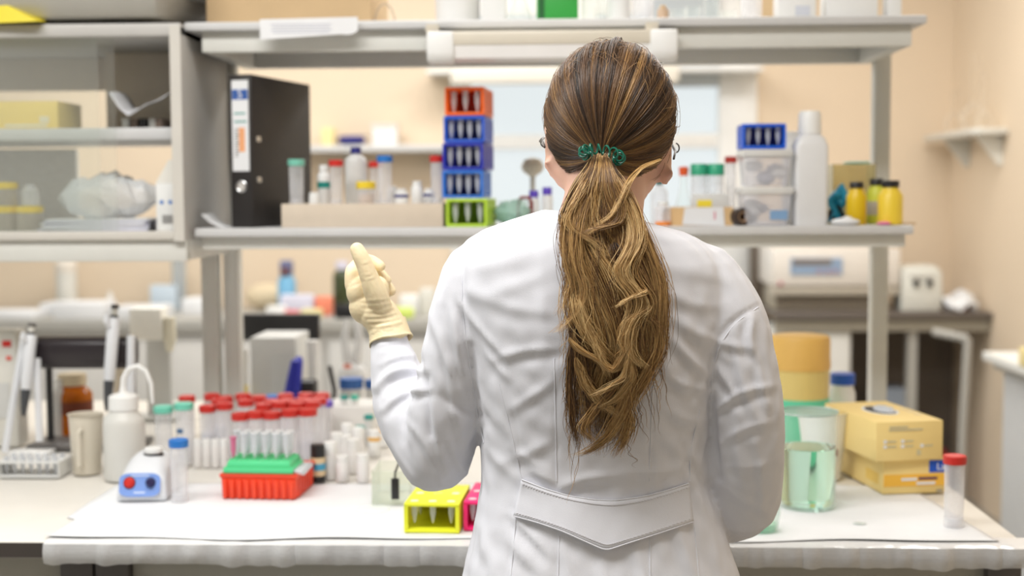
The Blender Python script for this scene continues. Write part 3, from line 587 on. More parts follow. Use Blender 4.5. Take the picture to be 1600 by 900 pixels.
bx('white_carton', 'white carton beside the round tub on the top shelf', 'carton', (tp(772, 2.86), 2.87, Z), (0.05, 0.06, 0.09), WHITE)
lathe_thing('conical_flask', 'clear glass flask left of the green box', 'flask', (tp(812, 2.84), 2.84, Z), [('flask_body', [(0.026, 0), (0.027, 0.004), (0.011, 0.06), (0.011, 0.09), (0.013, 0.092)], GLASS)])
GRN = mat('green card', (52, 160, 66), 0.5)
t = bx('green_box', 'bright green box on the top shelf above the head', 'box', (tp(871, 2.83), 2.85, Z), (at(904, 20, 2.82).x - at(839, 20, 2.82).x, 0.06, 0.075), GRN)
B().box((-0.033, -0.0305, 0.04), (0.012, 0.001, 0.07)).build('dark_stripe', mat('dark green', (22, 92, 40), 0.5), t)
for px, lb, r_, h_, m in ((928, 'clear beaker with pale tint right of the green box', 0.026, 0.07, GLASS), (967, 'white plastic beaker in the middle of the top shelf', 0.024, 0.075, WHITE), (1005, 'clear straight beaker next to the white plastic beaker', 0.022, 0.06, CLEAR)):
    lathe_thing('beaker', lb, 'beaker', (tp(px, 2.86), 2.87, Z), [('beaker_body', [(r_, 0), (r_, h_), (r_ * 1.06, h_ + 0.002)], m)])
bottle('small_bottle', 'brown vial at the foot of the clear beakers', (tp(1036, 2.83), 2.83, Z), 0.012, 0.035, mat('tan vial', (196, 168, 140), 0.5), CARD)
for k, px in enumerate((1060, 1085, 1112, 1140)):
    lathe_thing('glass_dish', ['low clear glass dish holding white grains', 'clear glass dish, second from the brown vial', 'clear glass dish, third from the brown vial', 'clear glass dish nearest the square carton'][k], 'dish', (tp(px, 2.86), 2.86 + 0.03 * (k % 2), Z), [('dish_body', [(0.016, 0), (0.0175, 0.03 + 0.01 * (k % 3)), (0.018, 0.031 + 0.01 * (k % 3))], GLASS), ('contents', [(0.012, 0.002), (0.010, 0.012), (0.0001, 0.014)], WHITE)])
bx('card_block', 'tan card block standing behind the glass dishes', 'block', (tp(1200, 2.96), 2.97, Z), (0.035, 0.05, 0.08), CARD)
bottle('reagent_bottle', 'clear bottle left of the printed white carton', (tp(1175, 2.85), 2.86, Z), 0.022, 0.09, CLEAR, WHITE)
t = bx('white_carton', 'white carton with faint print toward the right of the top shelf', 'carton', (tp(1245, 2.82), 2.85, Z), (at(1275, 20, 2.82).x - at(1215, 20, 2.82).x, 0.06, 0.08), WHITE)
B().box((0.012, -0.0305, 0.02), (0.03, 0.0008, 0.02)).build('print', mat('pale print', (206, 210, 220), 0.6), t)
bx('white_carton', 'wide white carton at the right end of the top shelf', 'carton', (tp(1332, 2.82), 2.86, Z), (at(1372, 20, 2.82).x - at(1293, 20, 2.82).x, 0.08, 0.1), WHITE)
bx('white_carton', 'narrow white carton closing the right end of the top shelf', 'carton', (tp(1399, 2.82), 2.85, Z), (0.028, 0.05, 0.09), WHITE)
# on the cabinet
zc = zc1 + 0.026
t = thing('tray_box', 'grey metal tray box on top of the glazed cabinet', 'box', (at(150, 30, 2.8).x - 0.18, 2.74, zc + 0.012), R(-2)); TG = mat('grey metal tray', (190, 188, 180), 0.45, var=0.08)
hw = at(322, 20, 2.78).x - t.location.x - 0.02
b = B(); v = [(-hw, 0.0, 0), (hw - 0.06, -0.02, 0), (hw - 0.06, 0.36, 0), (-hw, 0.36, 0), (-hw - 0.02, -0.035, 0.046), (hw - 0.05, -0.06, 0.052), (hw, 0.36, 0.05), (-hw - 0.02, 0.37, 0.05)]
b.add(v, [[0, 3, 2, 1], [4, 5, 6, 7], [0, 1, 5, 4], [1, 2, 6, 5], [2, 3, 7, 6], [3, 0, 4, 7]]).build('tray_body', TG, t, bevel=0.006)
B().box((-0.03, -0.035, 0.028), (0.022, 0.003, 0.006)).build('label', DGREY, t, bevel=0.001).rotation_euler = (0, 0, -0.03)
for x in (-hw * 0.6, hw * 0.55): B().box((x, 0.15, -0.006), (0.04, 0.2, 0.0125)).build('foot', BLACK, t)
B().span((-hw - 0.02, -0.03, 0.052), (hw - 0.0, 0.33, 0.12)).build('lid', WHITE, t, bevel=0.004)
o = B().add([(-0.05, 0, 0), (0.05, -0.01, 0.002), (0.055, 0.03, 0.006), (-0.05, 0.04, 0.02), (-0.06, 0.02, 0.06)], [[0, 1, 2, 3], [0, 3, 4], [1, 2, 4], [0, 1, 4]]).build('yellow_bag', mat('yellow film', (232, 214, 60), 0.35)); tag(o, 'yellow plastic bag corner by the grey tray box', 'bag', loc=(at(10, 48, 2.66).x, 2.70, zc))
# in the cabinet, middle shelf
t = bx('yellow_carton', 'yellow glove carton on the middle shelf inside the glazed cabinet', 'carton', (at(40, 180, 2.86).x, 2.88, zcm1), (at(110, 180, 2.82).x - at(-20, 180, 2.82).x, 0.14, at(30, 155, 2.82).z - at(30, 199, 2.82).z), mat('yellow carton', (248, 220, 130), 0.6))
B().box((0.02, -0.0705, 0.008), (0.09, 0.001, 0.006)).build('print', mat('white ink', (236, 228, 200), 0.6), t)
B().box((0.06, -0.0705, 0.02), (0.02, 0.001, 0.014)).build('print', mat('white ink', (236, 228, 200), 0.6), t)
b = B(); v = []; f = []
for i in range(7):
    for j in range(5):
        a = i / 6; c_ = j / 4; v.append((0.115 * a, 0.12 * c_, (0.050 * (1 - a / 0.25) if a < 0.25 else 0.042 * ((a - 0.25) / 0.75)) - 0.006 + 0.024 * c_ * (1 if a > 0.2 else 0.3) + 0.003 * math.sin(12 * a + 4 * c_)))
for i in range(6):
    for j in range(4): q_ = i * 5 + j; f.append([q_, q_ + 1, q_ + 6, q_ + 5])
o = b.add(v, f).build('plastic_bag', clear('white film bag', (246, 246, 248), 0.65, 0.25, (240, 240, 244))); o.modifiers.new('thickness', 'SOLIDIFY').thickness = 0.001
tag(o, 'sagging clear plastic bag on the folders inside the cabinet', 'bag', loc=(at(177, 165, 2.8).x, 2.775, zcm1 + 0.029))
for k, (px, m) in enumerate(((205, GREY), (218, mat('brown folder', (112, 96, 84), 0.6)), (232, BLACK), (246, GREY), (256, mat('brown folder', (112, 96, 84), 0.6)))):
    bx('folder', ['grey folder leftmost under the sagging bag', 'brown folder second under the sagging bag', 'black folder in the middle under the sagging bag', 'grey folder fourth under the sagging bag', 'brown folder against the cabinet side'][k], 'folder', (at(px, 180, 2.86).x, 2.88, zcm1), (0.014, 0.12, 0.022), m, bevel=0.001, group='folders in the cabinet')
# bottom of the cabinet
for k, (px, ty) in enumerate(((7, 284), (46, 322))):
    h_ = at(px, ty, 2.84).z - zc0; wv = 0.028
    for s in range(1 if k else 2):
        hs = h_ if k else (at(px, 322, 2.84).z - zc0 if s == 0 else h_ - (at(px, 322, 2.84).z - zc0) - 0.002)
        zz = zc0 + (0 if s == 0 else at(px, 322, 2.84).z - zc0 + 0.001)
        lathe_thing('sample_jar', [['lower yellow lidded clear jar at the cabinet left', 'upper yellow lidded clear jar stacked at the cabinet left'][s], 'single yellow lidded jar right of the stacked jars'][k], 'jar', (at(px, 340, 2.84).x, 2.84, zz),
                    [('jar_body', [(wv * 0.93, 0), (wv, 0.004), (wv, hs - 0.010)], clear('beige jar plastic', (226, 218, 204), 0.45)), ('lid', [(wv * 1.06, hs - 0.014), (wv * 1.06, hs), (0.0001, hs)], YEL, 32, 0.03)], group='yellow lidded jars in the cabinet')
bottle('small_bottle', 'clear pointed cup standing on the single yellow lidded jar', (at(48, 320, 2.84).x, 2.84, at(46, 322, 2.84).z + 0.001), 0.018, 0.045, CLEAR, CLEAR, neck=0.5)
for k in range(6):
    w = 0.235 - 0.004 * k; o = bx('paper_stack', 'x', 'paper', (at(158, 360, 2.82).x + 0.004 * ((k * 7) % 3 - 1), 2.86, zc0 + k * 0.0042), (w, 0.16, 0.0038), [mat('lilac paper', (206, 206, 222), 0.8), PAPER][k % 2], rz=0.02 * ((k * 5) % 3 - 1), bevel=0.0006)
    tag(o, f'thin sheaf of papers under the clear bag, {ORD[k]} from the bottom', 'paper', 'sheaves of paper in the cabinet'); o.name = 'paper_sheaf'
b = B(); b.ball((0, 0, 0.045), (0.105, 0.07, 0.045), 28, 16)
rg = np.random.default_rng(3)
for v in b.v:
    n_ = sum(math.sin(v.x * a + v.y * c_ + v.z * d_ + e_) for a, c_, d_, e_ in rg.uniform(-90, 90, (6, 4))) if False else math.sin(v.x * 70 + v.z * 90) + math.sin(v.y * 80 - v.x * 50) + math.sin(v.x * 160 + v.y * 120 + v.z * 60) * 0.6
    v.z = max(0.0, v.z + 0.006 * n_); v.x += 0.004 * n_
o = b.build('plastic_bag', clear('bag of ware', (248, 249, 250), 0.5, 0.25, (244, 246, 248)), smooth=False); tag(o, 'large crumpled clear plastic bag on the paper sheaves in the cabinet', 'bag', loc=(at(172, 340, 2.86).x, 2.86, zc0 + 0.0255)); o['kind'] = 'thing'
t = thing('paper_carton', 'white carton with gable top and barcode at the cabinet edge', 'carton', (at(257, 340, 2.76).x, 2.79, zc0)); wv = 0.020; h_ = at(257, 286, 2.76).z - zc0
B().span((-wv, -0.02, 0), (wv, 0.02, h_)).build('carton_body', WHITE, t, bevel=0.001)
B().add([(-wv, -0.02, h_), (wv, -0.02, h_), (wv, 0.02, h_), (-wv, 0.02, h_), (wv * 0.1, 0, h_ + 0.048), (wv, 0, h_ + 0.05)], [[0, 1, 5, 4], [1, 2, 5], [2, 3, 4, 5], [3, 0, 4]]).build('gable', mat('gable white', (214, 210, 200), 0.5), t)
for x in (-0.008, 0.010): pose(B().lathe([(0.0042, 0), (0.0042, 0.0006)], 12).build('print', BLUEC, t), (x, -0.0202, h_ * 0.6), (math.pi / 2, 0, 0))
for i in range(6): B().box((-0.006 + i * 0.0038, -0.0205, h_ * 0.24), (0.0018 + 0.0006 * (i % 2), 0.0008, 0.018)).build('barcode_bar', DGREY, t)
bottle('small_bottle', 'tiny dark capped bottle beside the gable carton', (at(238, 350, 2.77).x, 2.77, zc0), 0.006, 0.022, BLACK, BLACK)
# ================================================================== BENCH TOP
ZP = ZB + 0.004
def hb_(px, pyt, Y): return at(px, pyt, Y).z - ZP
# vortex mixer
p = on(222, 783, ZP); Y = p.y; k = k_(Y)
t = thing('vortex_mixer', 'white vortex mixer with a blue control panel on the bench', 'mixer', (p.x, Y, ZP), R(4)); wv = 0.046
MXW = mat('mixer white', (220, 222, 226), 0.35)
sect = [(-0.004, 0.0), (-0.008, 0.01), (0.004, 0.052), (0.045, 0.074), (0.10, 0.078), (0.125, 0.06), (0.13, 0.0)]   # side outline y,z
b = B(); v = []; f = []; NS = 9
for i in range(NS):
    u = -1 + 2 * i / (NS - 1); e = (1 - abs(u) ** 4 * 0.28)
    for y, z in sect: v.append((u * wv * (1 - 0.13 * (z / 0.08)), 0.06 + (y - 0.06) * (0.9 + 0.1 * e), z * (e if z > 0.03 else 1)))
m_ = len(sect)
for i in range(NS - 1):
    for j in range(m_): j2 = (j + 1) % m_; f.append([i * m_ + j, i * m_ + j2, (i + 1) * m_ + j2, (i + 1) * m_ + j])
f += [list(range(m_)), list(range((NS - 1) * m_, NS * m_))[::-1]]
o = b.add(v, f).build('housing', MXW, t, bevel=0.005, seg=3)
pa = math.atan2(0.042, 0.012)
pan = B().prism([(x * 0.033, y * 0.0185) for x, y in rsq(1, 0.5, 5)], 0, 0.0015, 'z').build('control_panel', mat('panel blue', (128, 160, 226), 0.4), t)
pan.location = (-0.002, -0.0055, 0.031); pan.rotation_euler = (pa, 0, 0); pan.scale = (1.12, 1.15, 1)
kn = B().lathe([(0.009, 0), (0.0085, 0.003), (0.0065, 0.0035), (0.0060, 0.006), (0.0001, 0.0065)], 20).build('red_button', RED, pan); kn.location = (-0.0165, 0.0035, 0.001)
kb = B().lathe([(0.010, 0), (0.010, 0.0015), (0.0001, 0.0016)], 20).build('button_ring', BLACK, pan); kb.location = (-0.0165, 0.0035, 0.001)
kd = B().lathe([(0.0085, 0), (0.008, 0.004), (0.005, 0.010), (0.0001, 0.0105)], 16).build('speed_knob', mat('navy knob', (40, 38, 80), 0.35), pan); kd.location = (0.0175, 0.0035, 0.001)
B().box((0, -0.012, 0.0017), (0.018, 0.0028, 0.0006)).build('print', mat('pale blue ink', (206, 220, 246), 0.5), pan)
B().box((0, 0.0145, 0.0017), (0.030, 0.0018, 0.0006)).build('print', mat('pale blue ink', (206, 220, 246), 0.5), pan)
cp = B().lathe([(0.0175, 0.072), (0.0185, 0.0765), (0.0001, 0.077)], 24, (0.008, 0.062, 0)).build('cup_ring', BLACK, t)
B().lathe([(0.016, 0.0775), (0.0175, 0.082), (0.016, 0.087), (0.010, 0.0885), (0.0001, 0.087)], 24, (0.008, 0.062, 0)).build('shaking_cup', WHITE, t)
for x in (-0.035, 0.035): B().lathe([(0.006, -0.003), (0.006, 0.001)], 10, (x, 0.01, 0)).build('foot', BLACK, t)
# blue capped tube
p = on(281, 783, ZP); tube50('large blue capped clear tube standing right of the vortex mixer', (p.x, p.y, ZP), BLUEC, h=hb_(280, 686, p.y), r=0.0155)
# wash bottle
p = on(188, 752, ZP); Y = p.y + 0.03; hh = hb_(188, 617, Y); rr = 33 * k_(Y)
t = thing('wash_bottle', 'white wash bottle with a bent spout behind the vortex mixer', 'bottle', (p.x, Y, ZP))
B().lathe([(rr * 0.95, 0), (rr, 0.006), (rr, hh * 0.66), (rr * 0.93, hh * 0.74), (rr * 0.68, hh * 0.80), (rr * 0.66, hh * 0.84)], 28).build('bottle_body', mat('milky bottle', (216, 215, 210), 0.4), t)
B().lathe([(rr * 0.72, hh * 0.83), (rr * 0.7, hh * 0.98), (rr * 0.62, hh), (rr * 0.2, hh * 1.03), (rr * 0.15, hh * 1.1), (0.0001, hh * 1.1)], 30, rib=0.03).build('cap', WHITE, t)
top = hh * 1.08
B().tube([(0, 0, top), (0.002, 0, top + 0.02), (0.012, 0, top + 0.038), (0.030, 0, top + 0.044), (0.046, 0, top + 0.034), (0.056, 0, top + 0.01), (0.058, 0, top - 0.03)], [0.006, 0.006, 0.0055, 0.005, 0.0045, 0.004, 0.003], 10).build('spout', WHITE, t)
# plastic beaker
p = on(131, 742, ZP); Y = p.y + 0.02; hh = hb_(131, 648, Y); r0 = 21 * k_(Y); r1 = 27 * k_(Y)
t = lathe_thing('plastic_beaker', 'beige translucent plastic beaker left of the wash bottle', 'beaker', (p.x, Y, ZP), [('beaker_body', [(r0, 0), (r0 * 1.05, 0.003), (r1, hh), (r1 + 0.003, hh + 0.002), (r1 - 0.001, hh), (r0 * 0.95, 0.004), (0.0001, 0.004)], mat('beige plastic', (218, 210, 194), 0.4))])
B().tube([(r1 * 0.2 - 0.004, -r1 - 0.0, hh * 0.8), (0, -r1 - 0.010, hh * 0.76), (0, -r1 - 0.010, hh * 0.2), (0.0, -r0 - 0.001, hh * 0.14)], 0.0045, 8).build('handle', mat('beige plastic', (218, 210, 194), 0.4), t)
# amber bottle
p = on(114, 684, ZP); Y = p.y + 0.05; hh = hb_(114, 583, Y); rr = 31 * k_(Y)
AMB = clear('amber glass', (232, 150, 40), 0.55, 0.08, (214, 122, 20))
t = bottle('amber_bottle', 'amber glass bottle with a beige cap behind the beaker', (at(114, 640, Y).x, Y, ZP), rr, hh, AMB, mat('beige cap', (226, 210, 178), 0.5), neck=0.62, caph=0.19, shoulder=0.66, capr=rr * 0.72, labelm=mat('dark amber label', (122, 56, 26), 0.6), lz=(0.36, 0.56))
bottle('plastic_bottle', 'cream plastic bottle right of the amber bottle cap', (on(146, 690, ZP).x, Y + 0.11, ZP), 0.020, hb_(146, 575, Y + .08), mat('cream plastic', (232, 226, 206), 0.45), mat('cream plastic', (232, 226, 206), 0.45), neck=0.75, caph=0.12)
bottle('plastic_bottle', 'slim clear plastic bottle left of the amber bottle', (on(76, 690, ZP).x, Y - 0.03, ZP), 0.018, hb_(72, 590, Y), MILK, WHITE, neck=0.5, caph=0.14)
# pipette stand with hanging pipettes
p = on(128, 690, ZP); Ys = p.y - 0.10
t = thing('pipette_stand', 'black cross bar stand holding hanging white pipettes', 'stand', (p.x, Ys, ZP)); zt = hb_(130, 526, Ys); z0 = hb_(130, 575, Ys)
xl = at(38, 550, Ys).x - p.x; xr_ = at(213, 550, Ys).x - p.x
bmid = (zt + z0) / 2; hv = (zt - z0) / 2
B().prism([(-0.012, z0), (0.012, z0), (0.022, bmid - hv * 0.4), (0.022, bmid + hv * 0.6), (0.010, zt), (-0.010, zt), (-0.022, bmid + hv * 0.6), (-0.022, bmid - hv * 0.3)], xl, xr_, 'x').build('cross_bar', mat('black bar', (44, 38, 42), 0.3), t, bevel=0.004)
for x in (xl + 0.03, xr_ - 0.03):
    B().tube([(x, 0.06, z0 + 0.01), (x, 0.06, 0.0)], 0.008, 8).build('leg', BLACK, t)
B().box(((xl + xr_) / 2, 0.05, 0.006), (xr_ - xl, 0.12, 0.012)).build('base', DGREY, t, bevel=0.003)
PW = mat('pipette white', (224, 226, 230), 0.35); PG = mat('pipette grip', (66, 68, 72), 0.5)
def pipette(label, px_t, py_t, px_b, py_b, Y, tipl=False):
    a = at(px_t, py_t, Y); c_ = at(px_b, py_b, Y - 0.03); L = (a - c_).length
    t = thing('pipette', label, 'pipette', c_, 0, 'pipettes on the stand'); t.rotation_euler = (a - c_).to_track_quat('Z', 'X').to_euler()
    B().tube([(0, 0, L * 0.30), (0, 0, L * 0.42), (0, 0, L * 0.85), (0, 0, L * 0.88)], [0.010, 0.0125, 0.0135, 0.010], 14).build('handle', PW, t)
    B().tube([(0, 0, L * 0.03), (0, 0, L * 0.1), (0, 0, L * 0.28), (0, 0, L * 0.31)], [0.003, 0.007, 0.011, 0.011], 12).build('shaft', PG, t)
    B().tube([(0, 0, L * 0.875), (0, 0, L * 0.905)], 0.0085, 12).build('collar', BLACK, t)
    B().tube([(0, 0, L * 0.9), (0, 0, L * 0.97)], 0.0065, 12).build('plunger_stem', OFFW, t)
    B().tube([(0, 0, L * 0.965), (0, 0, L)], [0.009, 0.0085], 12).build('plunger_button', BLACK if tipl else DGREY, t)
    B().tube([(0.014, 0, L * 0.8), (0.022, 0, L * 0.84), (0.021, 0, L * 0.9)], [0.006, 0.006, 0.004], 8).build('finger_hook', PW, t)
pipette('white pipette with dark grip hanging at the left of the black bar', 50, 505, 36, 655, Ys - 0.035)
pipette('tall white pipette with black button hanging at the right of the bar', 180, 476, 166, 648, Ys - 0.035, True)
# white arms of the stand
t = thing('pipette_holder', 'leaning white frame legs beside the left pipette', 'holder', (at(28, 700, Ys - .06).x, Ys - 0.06, ZP))
for (xa, ya, xb, yb) in ((38, 522, 8, 706), (58, 560, 62, 690)):
    a = at(xa, ya, Ys - 0.03) - t.location; c_ = at(xb, yb, Ys - 0.06) - t.location; c_.z = max(c_.z, 0.004)
    B().tube([a, c_], 0.008, 8).build('leg', PW, t)
B().box((0.02, 0.02, 0.003), (0.09, 0.05, 0.006)).build('foot', WHITE, t, bevel=0.001)
t = thing('pipette_holder', 'white upright holder arm right of the tall pipette', 'holder', (at(216, 690, Ys).x, Ys - 0.03, ZP))
B().tube([(0.0, 0, hb_(218, 522, Ys)), (-0.004, -0.01, 0.06), (-0.004, -0.01, 0)], [0.009, 0.010, 0.012], 10).build('arm', PW, t)
B().box((0.012, 0.0, 0.06), (0.006, 0.02, 0.05)).build('scale_strip', mat('indigo strip', (70, 80, 150), 0.5), t)
B().box((-0.004, -0.005, 0.003), (0.04, 0.04, 0.006)).build('foot', WHITE, t)
# device with red keys at far left
t = thing('control_unit', 'white control unit with red keys at the left edge', 'unit', (at(4, 690, Ys + 0.02).x - 0.01, Ys + 0.06, ZP)); hh = hb_(12, 518, Ys)
B().box((0, 0, hh / 2), (0.085, 0.06, hh)).build('housing', OFFW, t, bevel=0.006)
B().box((0.022, -0.031, hh - 0.03), (0.020, 0.003, 0.014)).build('key', RED, t, bevel=0.001); B().box((0.026, -0.031, hh - 0.062), (0.012, 0.003, 0.009)).build('key', mat('coral', (226, 104, 90), 0.5), t, bevel=0.001)
B().box((0.0, -0.031, hh * 0.4), (0.05, 0.002, hh * 0.3)).build('front_plate', LGREY, t)
# low clear rack with pinkish tubes
p = on(55, 745, ZP); t = thing('tube_rack', 'low clear plastic rack of small tubes at the bench left', 'rack', (p.x - 0.01, p.y + 0.02, ZP)); wv = 0.062
for a, c_ in (((-wv, -0.03, 0), (wv, 0.05, 0.003)), ((-wv, -0.03, 0.028), (wv, 0.05, 0.031)), ((-wv, -0.03, 0.003), (-wv + 0.003, 0.05, 0.028)), ((wv - 0.003, -0.03, 0.003), (wv, 0.05, 0.028))): B().span(a, c_).build('plate', MILK, t)
PNK = clear('pinkish tube plastic', (244, 226, 226), 0.45)
mk = mt
for i in range(7):
    for j in range(2):
        micro(f'clear microtube in the {["front", "back"][j]} row of the low rack, {ORD[i]} from the left', (p.x - 0.01 - 0.05 + i * 0.0165, p.y + 0.02 - 0.012 + 0.035 * j, ZP + 0.0035), 'microtubes in the low clear rack', s=0.9)
# mint capped tubes
for k, (px, py, ty) in enumerate(((255, 700, 634), (287, 697, 629))):
    p = at(px, ty, 2.74); p.z = ZP; tube50(['mint capped tube on the left, behind the vortex mixer', 'mint capped tube on the right, with blue writing on it'][k], (p.x, p.y, ZP), MINT, 'mint capped tubes', h=hb_(px, ty, p.y), r=0.0175)
    if k: B().box((-0.004, -0.0176, 0.07), (0.013, 0.001, 0.009)).build('marker_writing', mat('marker blue', (70, 110, 150), 0.6), [o for o in C.objects if o.get('label', '').startswith('mint capped tube on the right')][0])
for o in C.objects:
    if o.get('label', '').startswith('mint capped tube on the right'): o.rotation_euler = (0, 0, 0)
# red capped tubes: three rows
rows = [('front', [(376, 649), (400, 646), (425, 647), (454, 643), (481, 642)], 2.66), ('second', [(324, 637), (351, 633), (412, 634), (437, 631), (463, 632), (488, 630)], 2.76),
        ('third', [(292, 622), (343, 627), (384, 628), (424, 628), (449, 627), (474, 626), (498, 625)], 2.86), ('back', [(331, 619), (352, 623), (380, 619), (404, 622), (446, 619), (478, 618), (503, 618)], 2.96)]
for rn, lst, Y in rows:
    for i, (px, py) in enumerate(lst):
        a = at(px, py - 4, Y)
        tube50(f'red capped clear tube in the {rn} row, {ORD[i]} from the left', (a.x, Y, ZP), RED, 'red capped tubes', h=a.z - ZP, r=0.0165 if rn == 'front' else 0.0155, fill=(0.5, mat('pale cloud', (222, 224, 232), 0.7)) if (i + len(rn)) % 3 == 0 else None)
a = at(430, 617, 3.05); tube50('single blue capped tube among the red capped ones', (a.x, 3.02, ZP), BLUEC, h=at(430, 617, 3.02).z - ZP, r=0.015)
a = at(496, 622, 2.92); tube50('single violet capped tube at the right of the red caps', (a.x + 0.018, 2.915, ZP), mat('violet cap', (110, 84, 190), 0.4), h=a.z - ZP - 0.004, r=0.0155)
# white vials in a row left of the rack
for i in range(4):
    p = at(309 + 14 * i, 718, 2.70); p.z = ZP; bottle('small_bottle', f'small white vial behind the orange red rack, {ORD[i]} from the left', (p.x, p.y, ZP), 0.0085, hb_(313, 686, p.y), mat('white vial', (232, 230, 228), 0.4), WHITE, 'white vials in a row', neck=0.85, caph=0.3)
# orange red rack with green rack on it
p = on(404, 780, ZP); w = on(465, 780, ZP).x - on(342, 780, ZP).x; hh = hb_(404, 742, p.y); D = 0.14
OR = mat('orange red plastic', (238, 74, 42), 0.4); GR = mat('light green plastic', (88, 214, 146), 0.4)
t = thing('tube_rack', 'orange red ribbed tube rack standing on the paper', 'rack', (p.x, p.y, ZP), R(-3))
def frus(z0, z1, g0, g1, w, D):
    v = []
    for z, g in ((z0, g0), (z1, g1)): v += [(sx * w / 2 * g, (D / 2) + sy * D / 2 * g, z) for sx, sy in ((-1, -1), (1, -1), (1, 1), (-1, 1))]
    return v, [[0, 3, 2, 1], [4, 5, 6, 7]] + [[i, (i + 1) % 4, 4 + (i + 1) % 4, 4 + i] for i in range(4)]
B().add(*frus(0, hh * 0.85, 0.95, 0.97, w, D)).build('box_body', OR, t, bevel=0.002)
B().add(*frus(hh * 0.82, hh, 0.98, 1.02, w, D)).build('rim', OR, t, bevel=0.0015)
for i in range(10): B().box((-w * 0.43 + w * 0.86 * i / 9, D * 0.02, hh * 0.41), (w * 0.045, 0.014, hh * 0.76)).build('rib', OR, t, bevel=0.0015)
for i in range(6):
    for s in (-1, 1): B().box((s * w * 0.477, D * (0.15 + 0.14 * i), hh * 0.41), (0.006, D * 0.06, hh * 0.76)).build('rib', OR, t)
zt = ZP + hh
for i in range(6): micro(f'clear microtube lying along the right rim of the orange red rack, {ORD[i]} from the front', (p.x + w * 0.40, p.y + 0.012 + 0.014 * i, zt + 0.0055), 'microtubes on the orange red rack', rot=(R(90), 0, R(60)), s=0.8)
g0 = at(348, 742, p.y); gw = at(462, 742, p.y).x - g0.x - 0.003
t2 = thing('tube_rack', 'light green tube rack lying on the orange red rack', 'rack', (g0.x + gw / 2 - 0.002, p.y + 0.004, zt + 0.001), R(-3)); gh = 0.022; gD = 0.085
B().add(*frus(0, gh * 0.5, 1.0, 0.99, gw, gD)).build('lower_plate', GR, t2, bevel=0.002)
B().add(*frus(gh * 0.5, gh, 0.92, 0.88, gw, gD)).build('upper_plate', GR, t2, bevel=0.002)
for i in range(6):
    for j in range(3): B().lathe([(0.0075, gh - 0.001), (0.0075, gh + 0.002), (0.0001, gh + 0.002)], 12, (-gw * 0.38 + gw * 0.76 * i / 5, gD * (0.2 + 0.3 * j), 0)).build('tube_socket', GR, t2)
PK = clear('pink liquid tube', (240, 150, 186), 0.5)
for j in range(2):
    for i in range(6):
        q = Matrix.Rotation(R(-3), 3, 'Z') @ Vector((-gw * 0.38 + gw * 0.76 * i / 5, gD * (0.2 + 0.3 * j), gh + 0.0025))
        if i == 0 and j == 0:
            tt = thing('microtube', 'pink filled microtube at the left corner of the light green rack', 'tube', Vector(t2.location) + q)
            B().lathe([(0.0008, 0.001), (0.0022, 0.004), (0.0050, 0.018), (0.0054, 0.038)], 12).build('tube_body', PK, tt); B().lathe([(0.0066, 0.038), (0.0066, 0.041), (0.0001, 0.0413)], 12).build('lid', PK, tt); continue
        micro(f'open clear microtube on the light green rack, {ORD[i]} in the {["front", "rear"][j]} row', Vector(t2.location) + q, 'microtubes on the light green rack', s=1.25)
# black capped labelled vial
p = on(497, 752, ZP); hh = hb_(497, 694, p.y); rr = 12 * k_(p.y)
lathe_thing('reagent_vial', 'beige vial with black cap and blue banded label beside the rack', 'vial', (p.x, p.y, ZP), [('vial_body', [(rr, 0), (rr, hh * 0.66)], BLACK), ('label', [(rr * 1.02, hh * 0.17), (rr * 1.02, hh * 0.66)], mat('beige label', (222, 200, 160), 0.6)), ('label_band', [(rr * 1.03, hh * 0.32), (rr * 1.03, hh * 0.5)], mat('cyan band', (70, 160, 196), 0.5)), ('cap', [(rr * 0.97, hh * 0.66), (rr * 0.97, hh * 0.98), (rr * 0.85, hh), (0.0001, hh)], BLACK, 32, 0.03)])
# small white vials standing in a crowd
vl = [(517, 748, 690, 'front left'), (535, 752, 712, 'middle front'), (567, 753, 709, 'right front'), (552, 738, 686, 'second row right'), (541, 730, 680, 'second row middle'), (526, 730, 676, 'second row left'), (560, 722, 668, 'back row right'), (543, 718, 662, 'back row middle')]
for px, py, ty, w_ in vl:
    p = on(px, py, ZP); bottle('small_bottle', f'small white screw capped vial in the crowd, {w_}', (p.x, p.y, ZP), 0.0125, hb_(px, ty, p.y), mat('white vial', (232, 230, 228), 0.4), WHITE, 'crowd of white vials', neck=0.88, caph=0.3)
for k, (px, py, lb) in enumerate(((583, 715, 'white vial with amber collar leaning by the sleeve'), (597, 700, 'white vial with amber collar higher beside the sleeve'))):
    p = on(px, py, ZP); bottle('small_bottle', lb, (p.x, p.y + .02, ZP), 0.0135, 0.055, WHITE, WHITE, labelm=mat('amber collar', (226, 172, 70), 0.5), lz=(0.6, 0.74), neck=0.8, caph=0.25)
for k, (px, py, h_, lb) in enumerate(((563, 700, 665, 'clear tube with a teal cap behind the white vials'), (577, 696, 648, 'second teal capped tube close to the sleeve'))):
    p = on(px, py, ZP); tube50(lb, (p.x, p.y, ZP), TEAL, 'teal capped tubes', h=hb_(px, h_, p.y), r=0.0095, bodym=MILK)
